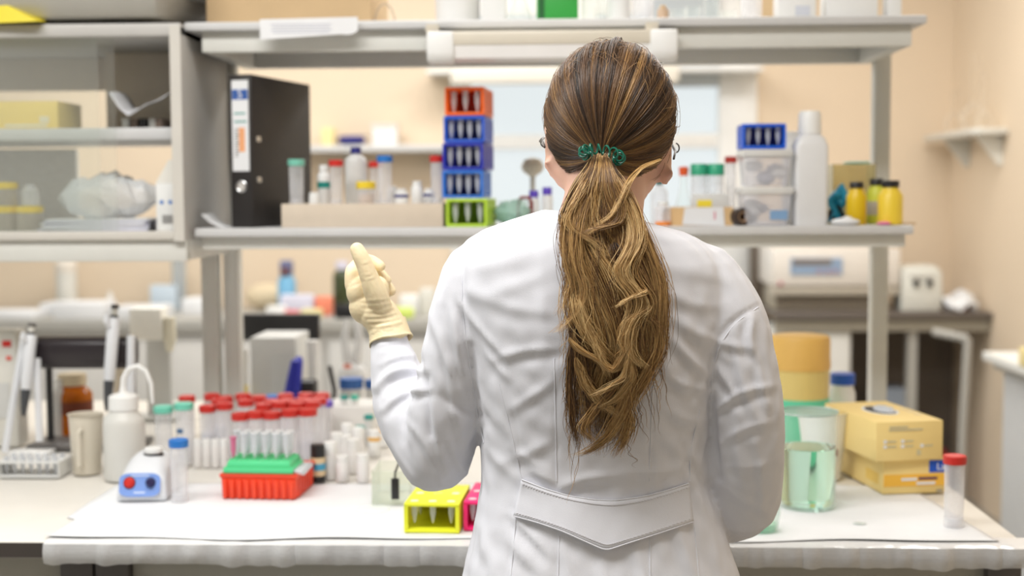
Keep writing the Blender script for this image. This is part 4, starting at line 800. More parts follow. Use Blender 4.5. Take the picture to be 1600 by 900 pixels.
# foam block with odds and ends
p = on(545, 700, ZP); Y = p.y + 0.12; t = bx('foam_box', 'white foam box behind the crowd of white vials', 'box', (at(545, 660, Y).x, Y + 0.06, ZP), (0.11, 0.12, hb_(545, 635, Y)), mat('foam white', (228, 226, 222), 0.8, bump=0.2))
zf = ZP + hb_(545, 635, Y) + 0.0005
for px, lb, m in ((537, 'clear tube with teal cap standing on the foam box left', TEAL), (553, 'clear tube with green teal cap standing on the foam box right', mat('green teal', (60, 186, 160), 0.4))):
    bottle('small_bottle', lb, (at(px, 630, Y + .03).x, Y + 0.04, zf), 0.009, 0.02, MILK, m, neck=0.9, caph=0.5)
lathe_thing('sample_jar', 'clear jar with a blue lid behind the foam box', 'jar', (at(545, 620, 3.2).x, 3.24, ZP), [('jar_body', [(0.024, 0), (0.026, 0.004), (0.026, at(545, 606, 3.24).z - ZP)], MILK), ('lid', [(0.029, at(545, 606, 3.24).z - ZP), (0.029, at(545, 591, 3.24).z - ZP), (0.0001, at(545, 590, 3.24).z - ZP)], mat('denim blue', (54, 104, 176), 0.4))])
lathe_thing('sample_jar', 'small jar with a blue lid against the sleeve', 'jar', (at(578, 620, 3.2).x, 3.24, ZP), [('jar_body', [(0.014, 0), (0.016, 0.004), (0.016, at(578, 606, 3.24).z - ZP)], MILK), ('lid', [(0.018, at(578, 606, 3.24).z - ZP), (0.018, at(578, 593, 3.24).z - ZP), (0.0001, at(578, 592, 3.24).z - ZP)], mat('denim blue', (54, 104, 176), 0.4))])
# gel chamber with black electrode
p = on(612, 790, ZP); t = thing('gel_chamber', 'clear gel chamber with a black clip under the elbow', 'chamber', (p.x, p.y, ZP)); GCH = clear('chamber plastic', (248, 250, 246), 0.12, 0.06)
wv = 0.036; hh = 0.062
for a, c_ in (((-wv, 0, 0), (wv, 0.1, 0.004)), ((-wv, 0, 0.004), (wv, 0.003, hh)), ((-wv, 0.097, 0.004), (wv, 0.1, hh)), ((-wv, 0.003, 0.004), (-wv + 0.003, 0.097, hh)), ((wv - 0.003, 0.003, 0.004), (wv, 0.097, hh))): B().span(a, c_).build('wall_panel', GCH, t)
B().span((0.0, -0.005, 0.012), (0.014, 0.0, 0.05)).build('electrode_clip', BLACK, t, bevel=0.001)
B().tube([(0.007, -0.002, 0.05), (0.007, -0.002, 0.06), (0.012, 0.02, 0.075), (0.016, 0.05, 0.08)], 0.002, 6).build('electrode_wire', BLACK, t)
B().lathe([(0.03, 0), (0.032, 0.002), (0.030, 0.004)], 24, (-0.03, -0.035, 0)).build('base_plate', GLASS, t)
# neon cube racks at the front
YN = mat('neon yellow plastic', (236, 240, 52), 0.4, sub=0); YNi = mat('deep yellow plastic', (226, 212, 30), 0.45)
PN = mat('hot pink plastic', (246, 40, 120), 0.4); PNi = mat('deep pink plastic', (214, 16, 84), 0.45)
def bench_rack(word, label, px0, px1, py, pyt, m, mi, n, rz, depth):
    a = on(px0, py, ZP); c_ = on(px1, py, ZP); w = c_.x - a.x; h = at(px0, pyt, a.y).z - ZP; e = 0.0055
    t = thing('tube_rack', label, 'rack', (a.x + w / 2, a.y, ZP), rz, 'neon tube racks'); hx = w / 2
    for z in (0, h - e): B().span((-hx, 0, z), (hx, depth, z + e)).build(['bottom_plate', 'top_plate'][z > 0], m, t, bevel=0.0015)
    for sx in (-1, 1):
        for y in (0, depth - e): B().span((sx * hx, y, e), (sx * (hx - e * 1.2), y + e, h - e)).build('corner_post', m, t)
        for k_i in range(7): B().span((sx * hx, e + (depth - 2 * e) * (k_i + 0.2) / 7, e), (sx * (hx - 0.003), e + (depth - 2 * e) * (k_i + 0.85) / 7, h - e)).build('side_bar', mi, t)
    B().span((-hx + e, depth - 0.004, e), (hx - e, depth - 0.001, h - e)).build('rear_wall', mi, t)
    for j in range(3):
        for i in range(n):
            x = -hx + w * (i + 0.5) / n; y = 0.016 + (depth - 0.032) * j / 2
            B().lathe([(0.0075, h - 0.0005), (0.0075, h + 0.0012), (0.0055, h + 0.0012), (0.0055, h - 0.0005)], 14, (x, y, 0)).build('hole_ring', mat('ring ' + word, (238, 226, 150) if 'yel' in word else (246, 140, 160), 0.5), t)
            if j == 0 or (i + j) % 2:
                q = Matrix.Rotation(rz, 3, 'Z') @ Vector((x, y, h - 0.037)); micro(f'clear microtube in the {word}, {ORD[i]} of the {["front", "middle", "rear"][j]} row', Vector(t.location) + q, 'microtubes in the neon racks', s=0.98)
    return t
bench_rack('neon yellow rack', 'neon yellow tube rack at the bench front under the elbow', 631, 718, 833, 787, YN, YNi, 3, R(-3), 0.15)
bench_rack('hot pink rack', 'hot pink tube rack half hidden behind the white coat', 724, 800, 830, 784, PN, PNi, 3, R(-4), 0.15)
# centre back: grey instrument, black panel and odds behind the rack post
Y = 3.3
t = thing('instrument', 'light grey box instrument behind the red capped tubes', 'instrument', (at(426, 600, Y).x, Y + 0.1, ZP)); w = at(463, 560, Y).x - at(392, 560, Y).x; hh = at(426, 528, Y).z - ZP
B().box((0, 0, hh / 2), (w, 0.18, hh)).build('housing', LGREY, t, bevel=0.003)
B().box((w * 0.2, -0.0905, hh * 0.55), (w * 0.5, 0.001, hh * 0.5)).build('front_plate', mat('front plate', (210, 212, 210), 0.5), t)
B().tube([(-w / 2 - 0.008, -0.1, hh * 0.85), (-w / 2 - 0.010, -0.105, hh * 0.42)], 0.005, 8).build('tube_holder', OFFW, t); B().tube([(-w / 2 - 0.010, -0.106, hh * 0.42), (-w / 2 - 0.011, -0.108, hh * 0.2)], 0.007, 8).build('yellow_tip', mat('yellow tip', (232, 208, 110), 0.4), t)
Y = 3.55
t = thing('monitor', 'dark flat monitor seen from behind under the shelf', 'monitor', (at(438, 600, Y).x, Y, ZP)); w = at(500, 520, Y).x - at(378, 520, Y).x; z0 = at(438, 532, Y).z - ZP; z1 = at(438, 491, Y).z - ZP
B().span((-w / 2, 0, z0), (w / 2, 0.03, z1)).build('screen_case', BLACK, t, bevel=0.004)
B().span((-0.02, 0.02, 0), (0.02, 0.04, z0 + 0.01)).build('stem', BLACK, t); B().span((-0.08, -0.03, 0), (0.08, 0.09, 0.008)).build('base', BLACK, t)
t = thing('pump', 'navy and black pump with cables behind the red caps', 'pump', (at(470, 615, 3.2).x, 3.22, ZP)); hh = at(470, 560, 3.2).z - ZP
B().box((0.004, 0, hh * 0.33), (0.06, 0.06, hh * 0.66)).build('motor', BLACK, t, bevel=0.006)
B().tube([(-0.03, -0.03, 0.01), (-0.018, -0.034, hh * 0.5), (-0.006, -0.03, hh * 0.95), (0.0, -0.02, hh)], [0.016, 0.020, 0.015, 0.008], 10).build('lever', mat('royal navy', (34, 42, 170), 0.4), t)
B().tube([(0.02, -0.034, hh * 0.25), (0.045, -0.03, hh * 0.42)], 0.008, 8).build('clamp', mat('royal navy', (34, 42, 170), 0.4), t)
o = lathe_thing('plastic_tube', 'tall white tube standing behind the navy pump', 'tube', (at(486, 600, 3.3).x, 3.33, ZP), [('tube_body', [(0.008, 0), (0.016, at(486, 540, 3.33).z - ZP), (0.017, at(486, 532, 3.33).z - ZP)], WHITE)])
t = thing('cable', 'black cable rising behind the bench', 'cable', (at(516, 610, 3.35).x, 3.38, ZP)); B().tube([(0, 0, 0), (0.006, 0, 0.06), (-0.008, 0.01, 0.12)], 0.006, 8).build('sleeve', BLACK, t)
# hanging spare glove behind the raised hand
t = thing('plastic_bag', 'knotted white plastic bag standing behind the raised hand', 'bag', (at(548, 600, 3.45).x, 3.48, ZP)); s = k_(3.48); z_ = lambda py: at(548, py, 3.48).z - ZP
BGM = clear('white film', (240, 240, 240), 0.6, 0.3)
B().ball((0, 0, z_(590) * 1.0), (0.042, 0.03, z_(565) - z_(590)), 14, 9).build('bag_body', BGM, t); B().lathe([(0.03, 0), (0.036, z_(590))], 12).build('bag_foot', BGM, t)
for sx in (-1, 1): B().tube([(sx * 0.012, 0, z_(565)), (sx * 0.02, 0, z_(530)), (sx * 0.012, 0, z_(498))], [0.014, 0.012, 0.005], 8).build('bag_ear', BGM, t)
B().box((-0.008, -0.031, z_(570)), (0.02, 0.002, 0.012)).build('print', mat('salmon', (240, 160, 140), 0.5), t)
# far side of the left bench: drip vessel
t = thing('filter_unit', 'cream filter unit on a pale stand beside the grey posts', 'unit', (at(250, 690, 3.3).x, 3.3, ZP)); z_ = lambda py: at(250, py, 3.3).z - ZP
CRM = mat('cream plastic', (232, 226, 206), 0.45)
B().span((-0.062, -0.03, z_(530)), (0.02, 0.03, z_(480))).build('tank', mat('tank white', (246, 244, 236), 0.4), t, bevel=0.006)
B().tube([(0.034, -0.01, z_(495)), (0.034, -0.01, z_(528)), (0.032, -0.01, z_(548))], [0.014, 0.016, 0.008], 10).build('tap', CRM, t)
B().span((-0.03, 0, 0), (0.03, 0.03, z_(528))).build('stem', LGREY, t, bevel=0.003); B().span((-0.06, -0.04, 0), (0.05, 0.06, 0.008)).build('base', LGREY, t)
# ================================================================== RIGHT SIDE OF THE BENCH
Zr = ZP
# round container
p = on(1254, 700, Zr); Y = p.y + 0.03; rr = 48 * k_(Y); z_ = lambda py: at(1254, py, Y - 0.02).z - Zr
t = thing('round_container', 'round container with yellow lid and green base behind the beaker', 'container', (p.x - 0.004, Y, Zr))
B().lathe([(rr * 0.94, 0), (rr * 0.96, 0.004), (rr * 0.98, z_(622))], 36).build('green_base', mat('sea green plastic', (98, 206, 166), 0.45), t)
B().lathe([(rr * 0.96, z_(622)), (rr * 0.97, z_(575))], 36).build('container_body', mat('straw plastic', (218, 196, 122), 0.45, var=0.1), t)
B().lathe([(rr, z_(577)), (rr * 1.01, z_(570)), (rr * 0.99, z_(560)), (rr * 0.99, z_(532)), (rr * 0.94, z_(526)), (rr * 0.7, z_(524)), (0.0001, z_(524))], 60, rib=0.012).build('lid', mat('amber yellow lid', (224, 180, 96), 0.5, var=0.12), t)
# blue capped reagent bottle
p = on(1316, 690, Zr); Y = p.y + 0.06; hh = at(1316, 583, Y).z - Zr; rr = 18 * k_(Y)
bottle('reagent_bottle', 'white reagent bottle with a blue screw cap behind the glove boxes', (at(1316, 640, Y).x, Y, Zr), rr * 1.1, hh, WHITE, mat('cobalt cap', (30, 86, 186), 0.4), neck=0.85, caph=0.17, shoulder=0.7, labelm=mat('navy orange label', (40, 50, 80), 0.5), lz=(0.2, 0.55))
# glove boxes
GB = mat('pale yellow card', (242, 214, 142), 0.6, var=0.03); GB2 = mat('yellow card', (238, 200, 104), 0.6)
p0 = on(1386, 768, Zr); p1 = on(1475, 770, Zr); w = 0.125; D = 0.235; rz = R(9)
hl = at(1430, 716, p0.y).z - Zr
cx = on(1428, 771, Zr)
def glove_box(label, loc, w, D, h, rz):
    t = thing('glove_box', label, 'box', loc, rz); B().span((-w / 2, 0, 0), (w / 2, D, h)).build('carton', GB, t, bevel=0.0015); return t
t = glove_box('lower yellow glove box with a blue corner patch', (cx.x + 0.002, cx.y, Zr), w, D, hl, rz)
B().span((-w / 2 + 0.002, -0.0008, 0.014), (w / 2 - 0.001, 0, 0.036)).build('print_band', mat('orange yellow ink', (246, 190, 70), 0.6), t)
bpz = hl - 0.012
B().span((w / 2 - 0.036, -0.0009, bpz - 0.012), (w / 2 - 0.0005, 0, bpz + 0.0105)).build('blue_patch', mat('cobalt ink', (24, 84, 196), 0.5), t)
words('lettering', 'La', 0.018, PAPER, t, (w / 2 - 0.014, -0.0012, bpz - 0.002))
for x, z, l, m in ((-0.012, 0.027, 0.03, PAPER), (0.024, 0.028, 0.036, mat('plum ink', (110, 70, 90), 0.6)), (0.02, 0.019, 0.036, PAPER), (0.047, 0.004, 0.012, mat('grey ink', (170, 160, 140), 0.6))): B().box((x, -0.0012, z), (l, 0.0006, 0.005)).build('print', m, t)
B().box((-w / 2 - 0.0004, 0.05, 0.025), (0.0008, 0.06, 0.02)).build('print', GB2, t)
cx2 = at(1421, 714, cx.y - 0.012); hu = at(1421, 659, cx.y - 0.012).z - (Zr + hl)
t = glove_box('upper yellow glove box with an oval opening in its top', (cx2.x, cx.y - 0.012, Zr + hl + 0.001), w + 0.006, D, hu, R(12))
w2 = w + 0.006
def oval(rx_, ry_, cx_, cy_, n=28): return [(cx_ + rx_ * math.cos(2 * math.pi * i / n), cy_ + ry_ * math.sin(2 * math.pi * i / n)) for i in range(n)]
ov = B().prism(oval(0.030, 0.052, 0.0, 0.125), hu, hu + 0.0008, 'z').build('opening_rim', PAPER, t)
B().prism(oval(0.025, 0.046, 0.0, 0.125), hu + 0.0008, hu + 0.0012, 'z').build('opening', mat('opening shade', (46, 46, 52), 0.6), ov)  # flat dark oval, painted as the shade inside the box
b = B(); b.ball((0.006, 0.12, hu + 0.002), (0.018, 0.034, 0.006), 12, 6)
for v in b.v: v.z += 0.003 * math.sin(v.x * 300 + v.y * 120)
b.build('glove_edge', mat('pale glove', (196, 200, 206), 0.5), ov)
for x, z, l in ((-0.022, hu * 0.86, 0.036), (-0.008, hu * 0.79, 0.066)): B().box((x, -0.0006, z), (l, 0.0008, 0.0035)).build('print', mat('grey blue ink', (208, 196, 156), 0.6), t)
for x, z in ((-0.048, 0.5), (-0.048, 0.37), (-0.014, 0.5), (-0.014, 0.37), (0.024, 0.37)):
    B().box((x, -0.0007, hu * z), (0.006, 0.0008, 0.006)).build('check_box', PAPER, t); B().box((x + 0.013, -0.0006, hu * z), (0.016, 0.0008, 0.0035)).build('print', mat('grey blue ink', (208, 196, 156), 0.6), t)
B().box((0.018, -0.0006, hu * 0.2), (0.008, 0.0008, 0.010)).build('print', mat('grey blue ink', (208, 196, 156), 0.6), t)
for k in range(3): B().box((0.05, 0.07 + 0.03 * k, hu + 0.0003), (0.012, 0.02, 0.0006)).build('print', mat('pale ink', (226, 206, 160), 0.6), t)
# white measuring jug
p = on(1316, 752, Zr); Y = p.y + 0.03; hh = at(1316, 642, Y).z - Zr; c0 = at(1286, 700, Y).x
t = thing('measuring_jug', 'white plastic measuring jug with a pouring lip beside the beaker', 'jug', (c0, Y, Zr)); r0, r1 = 0.033, 0.049
b = B(); v = []; n = 32; f = []
for z, r_, sp in ((0, r0 * 0.96, 0), (0.003, r0, 0), (hh * 0.8, r0 + (r1 - r0) * 0.8, 0.1), (hh * 0.97, r1, 0.9), (hh, r1 + 0.002, 1.0), (hh - 0.001, r1 - 0.002, 1.0), (hh * 0.8, r0 + (r1 - r0) * 0.8 - 0.002, 0.1), (0.004, r0 - 0.002, 0)):
    for i in range(n):
        a = 2 * math.pi * i / n; e_ = math.exp(-((a if a < math.pi else a - 2 * math.pi) / 0.28) ** 2) * 0.016 * sp; v.append(((r_ + e_) * math.cos(a), (r_ + e_) * math.sin(a), z))
for i in range(7):
    for j in range(n): f.append([i * n + j, i * n + (j + 1) % n, (i + 1) * n + (j + 1) % n, (i + 1) * n + j])
f += [list(range(n))[::-1], list(range(7 * n, 8 * n))]
b.add(v, f).build('jug_body', mat('jug white', (240, 240, 238), 0.3), t)
t.rotation_euler = (0, 0, R(-8))
# glass beaker with liquid
p = on(1261, 800, Zr); Y = p.y + 0.045; hh = at(1261, 643, Y).z - Zr; rr = 45 * k_(Y)
t = thing('glass_beaker', 'large glass beaker half full of clear greenish liquid', 'beaker', (at(1261, 740, Y).x, Y, Zr)); GLB = clear('beaker glass', (252, 255, 253), 0.03, 0.02)
prof = [(rr * 0.9, 0), (rr * 0.97, 0.004), (rr, 0.012), (rr, hh * 0.95), (rr * 1.05, hh)]
B().lathe(prof, 48, top=False).build('beaker_wall', GLB, t)
B().lathe([(rr * 1.045, hh - 0.002), (rr * 1.065, hh), (rr * 1.045, hh + 0.002), (rr * 1.03, hh), (rr * 1.045, hh - 0.002)], 48).build('rim', clear('rim glass', (220, 232, 226), 0.4, 0.05), t)
lz = at(1261, 697, Y).z - Zr
B().lathe([(0.0001, 0.006), (rr * 0.88, 0.006), (rr * 0.955, 0.014), (rr * 0.965, lz), (rr * 0.955, lz - 0.001), (0.0001, lz - 0.001)], 48).build('liquid', liquid('greenish water', (212, 244, 230)), t)
B().box((rr * 0.72, -rr * 0.70, lz - 0.012), (0.008, 0.001, 0.012)).build('printed_mark', mat('brown print', (132, 70, 62), 0.5), t).rotation_euler = (0, 0, R(45))
# low dish half hidden by the coat
p = on(1192, 836, Zr); lathe_thing('glass_dish', 'round glass dish on the bench half hidden behind the sleeve', 'dish', (p.x, p.y + 0.035, Zr), [('dish_body', [(0.026, 0), (0.030, 0.006), (0.034, 0.03), (0.034, 0.045)], clear('dish glass', (238, 246, 242), 0.12, 0.03)), ('liquid', [(0.025, 0.002), (0.028, 0.012), (0.0001, 0.012)], clear('green tint', (206, 238, 222), 0.3))])
# red capped tube on the right
p = on(1490, 822, Zr); tube50('single red capped clear tube standing at the right bench corner', (p.x, p.y, Zr), RED, h=at(1490, 711, p.y).z - Zr, r=0.0165)
o = B().ball((0, 0, 0.001), (0.012, 0.008, 0.0012), 12, 6).build('droplet', clear('water drop', (236, 240, 238), 0.2, 0.02)); tag(o, 'small droplet on the white paper right of the beaker', 'droplet', loc=on(1343, 818, ZP))
# ================================================================== FAR BACK
# on the right counter
Yc = YC + 0.08
def fz(py, Y): return at(1300, py, Y).z - ZK
t = thing('analyser', 'wide white analyser with blue display on the dark counter', 'analyser', (at(1306, 450, Yc).x, Yc, ZK)); w = at(1408, 430, Yc).x - at(1207, 430, Yc).x
zt = fz(388, Yc); zm = fz(447, Yc); zl = fz(458, Yc)
B().span((-w / 2, 0, zm), (w / 2, 0.42, zt)).build('upper_housing', mat('analyser white', (228, 222, 214), 0.4), t, bevel=0.01)
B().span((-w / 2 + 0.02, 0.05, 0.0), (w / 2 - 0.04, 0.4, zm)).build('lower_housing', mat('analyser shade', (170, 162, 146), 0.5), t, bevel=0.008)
B().span((-w / 2, 0.01, zl - 0.01), (w / 2, 0.05, zm)).build('ledge', mat('analyser ledge', (190, 182, 168), 0.5), t, bevel=0.004)
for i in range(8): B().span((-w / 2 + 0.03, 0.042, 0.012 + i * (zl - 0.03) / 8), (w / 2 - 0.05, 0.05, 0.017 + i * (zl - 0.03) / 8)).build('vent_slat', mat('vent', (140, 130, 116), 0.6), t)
xa = at(1235, 420, Yc).x - t.location.x; xb_ = at(1316, 420, Yc).x - t.location.x; za = fz(429, Yc); zb_ = fz(403, Yc)
dp = B().span((xa, -0.006, za), (xb_, 0.002, zb_)).build('display', mat('display blue', (146, 168, 196), 0.3), t)
B().span((xa + 0.01, -0.009, za + (zb_ - za) * 0.58), (xb_ - 0.05, -0.006, zb_ - 0.004)).build('display_window', mat('display grey', (128, 120, 116), 0.3), dp)
for k, m in ((0.55, RED), (0.72, mat('salmon', (240, 160, 140), 0.5)), (0.86, RED)): B().box((xa + (xb_ - xa) * k, -0.008, za + 0.014), (0.016, 0.004, 0.01)).build('key', mat('key rose', (196, 120, 130), 0.5), dp)
pose(B().lathe([(0.01, 0), (0.01, 0.005)], 12).build('switch', mat('key rose', (196, 120, 130), 0.5), t), (-w / 2 + 0.04, 0.0, zm + 0.012), (math.pi / 2, 0, 0))
bx('gap_shade_block', 'dark brown upright block standing in for the shaded gap left of the white analyser', 'box', (at(1190, 420, YC + .5).x, YC + 0.56, ZK), (0.09, 0.14, at(1194, 388, YC + .5).z - ZK + 0.06), mat('gap shade', (96, 84, 72), 0.6))  # dark block added in place of a shaded gap
t = thing('power_supply', 'small white unit with two black knobs on the dark counter', 'unit', (at(1441, 450, Yc).x, Yc, ZK)); w = at(1474, 440, Yc).x - at(1410, 440, Yc).x; h_ = fz(416, Yc)
b = B(); b.prism([(-w / 2, 0), (w / 2 - 0.01, 0), (w / 2, h_ * 0.3), (w / 2 - 0.004, h_ * 0.86), (w / 2 - 0.03, h_), (-w / 2 + 0.015, h_ * 0.98), (-w / 2, h_ * 0.9)], 0, 0.18, 'y'); b.build('housing', mat('unit white', (222, 222, 214), 0.45), t, bevel=0.008)
for x in (-0.028, 0.032): pose(B().lathe([(0.016, 0), (0.014, 0.014), (0.0001, 0.016)], 14).build('knob', BLACK, t), (x, 0, h_ * 0.62), (math.pi / 2, 0, 0))
B().span((-w * 0.3, -0.004, h_ * 0.72), (w * 0.3, 0, h_ * 0.78)).build('print', GREY, t)
rg = random.Random(5)
for k, (px, dx) in enumerate(((1500, 0), (1530, 0.02))):
    b = B(); b.ball((0, 0, 0.03), (0.085, 0.09, 0.03), 18, 10)
    for v in b.v: v.z = max(0, v.z + 0.012 * math.sin(v.x * 70 + k * 2) + 0.010 * math.sin(v.y * 80 + v.x * 40)); v.x += 0.008 * math.sin(v.z * 200)
    o = b.build('paper_wad', PAPER, smooth=False); tag(o, ['crumpled white papers left at the end of the dark counter', 'crumpled white papers touching the right wall on the counter'][k], 'paper', 'papers on the dark counter', (at(px, 480, YC + .2).x - (0.02 if k else 0.03), YC + (0.12 if k == 0 else 0.38), ZK))
o = B().ball((0, 0, 0.012), (0.022, 0.02, 0.012), 10, 6).build('brown_stopper', mat('brown rubber', (120, 70, 50), 0.6)); tag(o, 'brown stopper lying among the crumpled papers', 'stopper', loc=(at(1508, 470, YC + .05).x, YC + 0.06, ZK))
# flasks on corner shelf
for k, (px, py, hh_, r_) in enumerate(((1496, 195, 0.20, 0.05), (1532, 190, 0.34, 0.062), (1558, 190, 0.24, 0.04))):
    Yf = (6.5, 6.2, 6.05)[k]
    lathe_thing('volumetric_flask', ['clear long necked flask left on the corner shelf', 'tallest clear long necked flask on the corner shelf', 'clear slim flask at the right of the corner shelf'][k], 'flask', (min(at(px, py, Yf).x, XR - 0.075), Yf, s0.z + 0.001),
                [('flask_body', [(r_ * 0.6, 0), (r_, r_ * 0.8), (r_ * 0.85, r_ * 1.4), (0.012, r_ * 2.1), (0.011, hh_), (0.014, hh_ + 0.004)], clear('flask glass', (252, 250, 246), 0.03, 0.03))], group='long necked flasks')
# on the white side bench and below it
bx('yellow_block', 'pale yellow carton on the white side bench at the picture edge', 'carton', (at(1606, 566, 4.4).x + 0.03, 4.42, zr), (0.08, 0.08, 0.06), mat('pale yellow', (240, 222, 160), 0.6))
t = bx('storage_box', 'blue and white box on the shelf under the dark counter', 'box', (at(1394, 570, YC + .35).x, YC + 0.38, 0.331), (0.12, 0.14, 0.2), mat('pale blue card', (176, 190, 210), 0.6))
B().span((-0.05, -0.0715, 0.02), (0.05, -0.07, 0.08)).build('print', mat('key rose', (196, 120, 130), 0.5), t)
o = B().box((0, 0, 0.12), (0.14, 0.10, 0.24)).build('red_bag', mat('dark red cloth', (150, 40, 40), 0.7), bevel=0.03); tag(o, 'dark red bag on the floor under the dark counter', 'bag', loc=(at(1462, 640, YC + .3).x, YC + 0.34, 0))
t = thing('bin', 'grey metal leg frame leaning under the dark counter', 'frame', (at(1505, 700, YC - 0.3).x, YC - 0.28, 0))
a_ = at(1515, 530, YC - 0.3) - t.location; B().tube([(a_.x - 0.02, 0, 0), (a_.x * 0.7 - 0.01, 0, a_.z * 0.5), (a_.x, 0, a_.z)], 0.018, 8).build('tube_leg', GREY, t); B().tube([(a_.x, 0, a_.z), (a_.x - 0.12, 0.1, a_.z + 0.02)], 0.018, 8).build('cross_tube', GREY, t)
t.name = 'stool_frame'; t['category'] = 'stool'
# left counter clutter
def lz_(px, py, Y): return at(px, py, Y).z - ZKL
rg = random.Random(11)
lathe_thing('white_jar', 'tall white jar on the far counter left of the posts', 'jar', (at(104, 440, 6.66).x, 6.66, ZKL), [('jar_body', [(0.05, 0), (0.052, 0.01), (0.052, lz_(104, 432, 6.3))], OFFW), ('lid', [(0.055, lz_(104, 432, 6.3)), (0.056, lz_(104, 418, 6.3)), (0.03, lz_(104, 408, 6.3)), (0.0001, lz_(104, 408, 6.3))], mat('warm white', (226, 218, 206), 0.5))])
lathe_thing('glass_cylinder', 'clear upright cylinder on the far counter near the posts', 'cylinder', (at(280, 440, 6.66).x, 6.66, ZKL), [('cylinder_body', [(0.07, 0), (0.07, 0.01), (0.035, 0.012), (0.035, lz_(276, 392, 6.3))], clear('blue grey glass', (216, 222, 226), 0.4)), ('stopper', [(0.02, lz_(276, 392, 6.3)), (0.022, lz_(276, 385, 6.3)), (0.0001, lz_(276, 384, 6.3))], DGREY)])
bx('blue_carton', 'pale blue carton on the far counter beside the cylinder', 'carton', (at(216, 460, 6.22).x, 6.66, ZKL), (0.13, 0.1, lz_(255, 455, 6.22)), mat('pale blue', (200, 214, 226), 0.6))
lathe_thing('funnel', 'white funnel upside down on the far counter', 'funnel', (at(148, 460, 6.44).x, 6.66, ZKL), [('cone', [(0.05, 0), (0.045, 0.012), (0.012, 0.06), (0.010, 0.09)], WHITE)])
for k, px in enumerate((20, 62, 128, 176, 220, 290)):
    w = 0.26; o = bx('paper_pile', 'x', 'paper', (at(px, 480, 6.2).x, 6.22, ZKL), (w * 0.9 - 0.1 * (k % 2), 0.19, 0.035 + 0.02 * (k % 3)), PAPER, rz=R(rg.uniform(-12, 12)) * 0, bevel=0.004); o.name = 'paper_pad'
    tag(o, ['pad of white paper at the left end of the far counter', 'pad of white paper left of the tall white jar', 'pad of white paper under the white funnel', 'pad of white paper behind the tall pipette', 'pad of white paper beside the pale blue carton', 'pad of white paper just left of the grey posts'][k], 'paper', 'white paper pads on the far counter')
    o.location.y = 6.24 + 0.22 * (k % 2)
# ensure the small items do not share the pads' places
# centre far counter clutter (between posts and hand)
t = thing('spray_bottle', 'blue and brown spray bottle on the far counter behind the bench', 'bottle', (at(448, 440, 6.45).x, 6.45, ZKL)); h_ = at(448, 407, 6.45).z - ZKL
B().lathe([(0.045, 0), (0.045, h_ * 0.6), (0.03, h_ * 0.72)], 16).build('bottle_body', mat('sky bottle', (120, 180, 216), 0.4), t); B().box((0, 0, h_ * 0.86), (0.06, 0.05, h_ * 0.28)).build('spray_head', mat('denim grey', (104, 112, 150), 0.5), t, bevel=0.008); B().box((0, -0.03, h_ * 0.8), (0.03, 0.02, h_ * 0.16)).build('trigger', mat('brown trigger', (110, 66, 60), 0.5), t)
bottle('dark_bottle', 'dark green glass bottle with pale top behind the raised hand', (at(532, 440, 6.4).x, 6.45, ZKL), 0.045, at(532, 408, 6.45).z - ZKL, mat('bottle green', (62, 70, 40), 0.3), mat('pale lilac cap', (212, 208, 222), 0.5), neck=0.6)
b = B(); b.ball((0, 0, 0.05), (0.11, 0.07, 0.05), 14, 8); o = b.build('cloth_bag', mat('sand cloth', (222, 204, 172), 0.8)); tag(o, 'sand coloured soft bag on the far counter right of the posts', 'bag', loc=(at(402, 460, 6.4).x, 6.62, ZKL)); o.scale = (1, 1, 1.35)
for k, (px, py, m, lb, sz) in enumerate(((465, 455, mat('lilac white', (214, 214, 230), 0.7), 'lilac white packet on the far counter under the spray bottle', (0.16, 0.07, 0.10)), (506, 457, mat('coral packet', (240, 140, 110), 0.6), 'coral packet on the far counter', (0.08, 0.07, 0.09)), (456, 480, mat('rose packet', (214, 120, 120), 0.6), 'rose coloured packet at the counter front edge', (0.07, 0.06, 0.04)), (538, 478, BLACK, 'black box under the dark green bottle', (0.09, 0.06, 0.07)), (487, 478, mat('straw packet', (226, 214, 160), 0.6), 'straw coloured packet at the counter front edge', (0.1, 0.06, 0.045)), (640, 452, WHITE, 'white packet behind the gloved wrist', (0.09, 0.07, 0.1)), (628, 470, mat('lime packet', (214, 232, 120), 0.6), 'lime packet behind the gloved wrist', (0.11, 0.06, 0.05)), (668, 445, OFFW, 'pale tall carton left of the coat shoulder', (0.07, 0.07, 0.13)), (432, 478, WHITE, 'white packet between the soft bag and the rose packet', (0.09, 0.06, 0.06)))):
    Yk = 6.16 if py > 468 else 6.32
    bx('packet', lb, 'packet', (at(px, py, Yk).x, Yk, ZKL), sz, m, bevel=0.012, group='packets on the far counter')
# wall shelf items
p = at(551, 220, 6.68)
lathe_thing('navy_bowl', 'navy blue bowl on the far wall shelf', 'bowl', (at(549, 220, 6.68).x, 6.69, ZWS), [('bowl_body', [(0.03, 0), (0.065, 0.012), (0.072, 0.03), (0.06, 0.048), (0.0001, 0.05)], NAVY)])
t = bx('white_box', 'white box with a lid on the far wall shelf', 'box', (at(601, 220, 6.66).x, 6.7, ZWS), (0.12, 0.1, 0.09), WHITE); B().box((0, 0, 0.099), (0.13, 0.11, 0.016)).build('lid', OFFW, t)
bx('yellow_carton', 'pale yellow carton behind the binder on the far wall shelf', 'carton', (at(512, 220, 6.68).x, 6.71, ZWS), (0.06, 0.08, 0.09), mat('pale yellow', (240, 222, 160), 0.6))
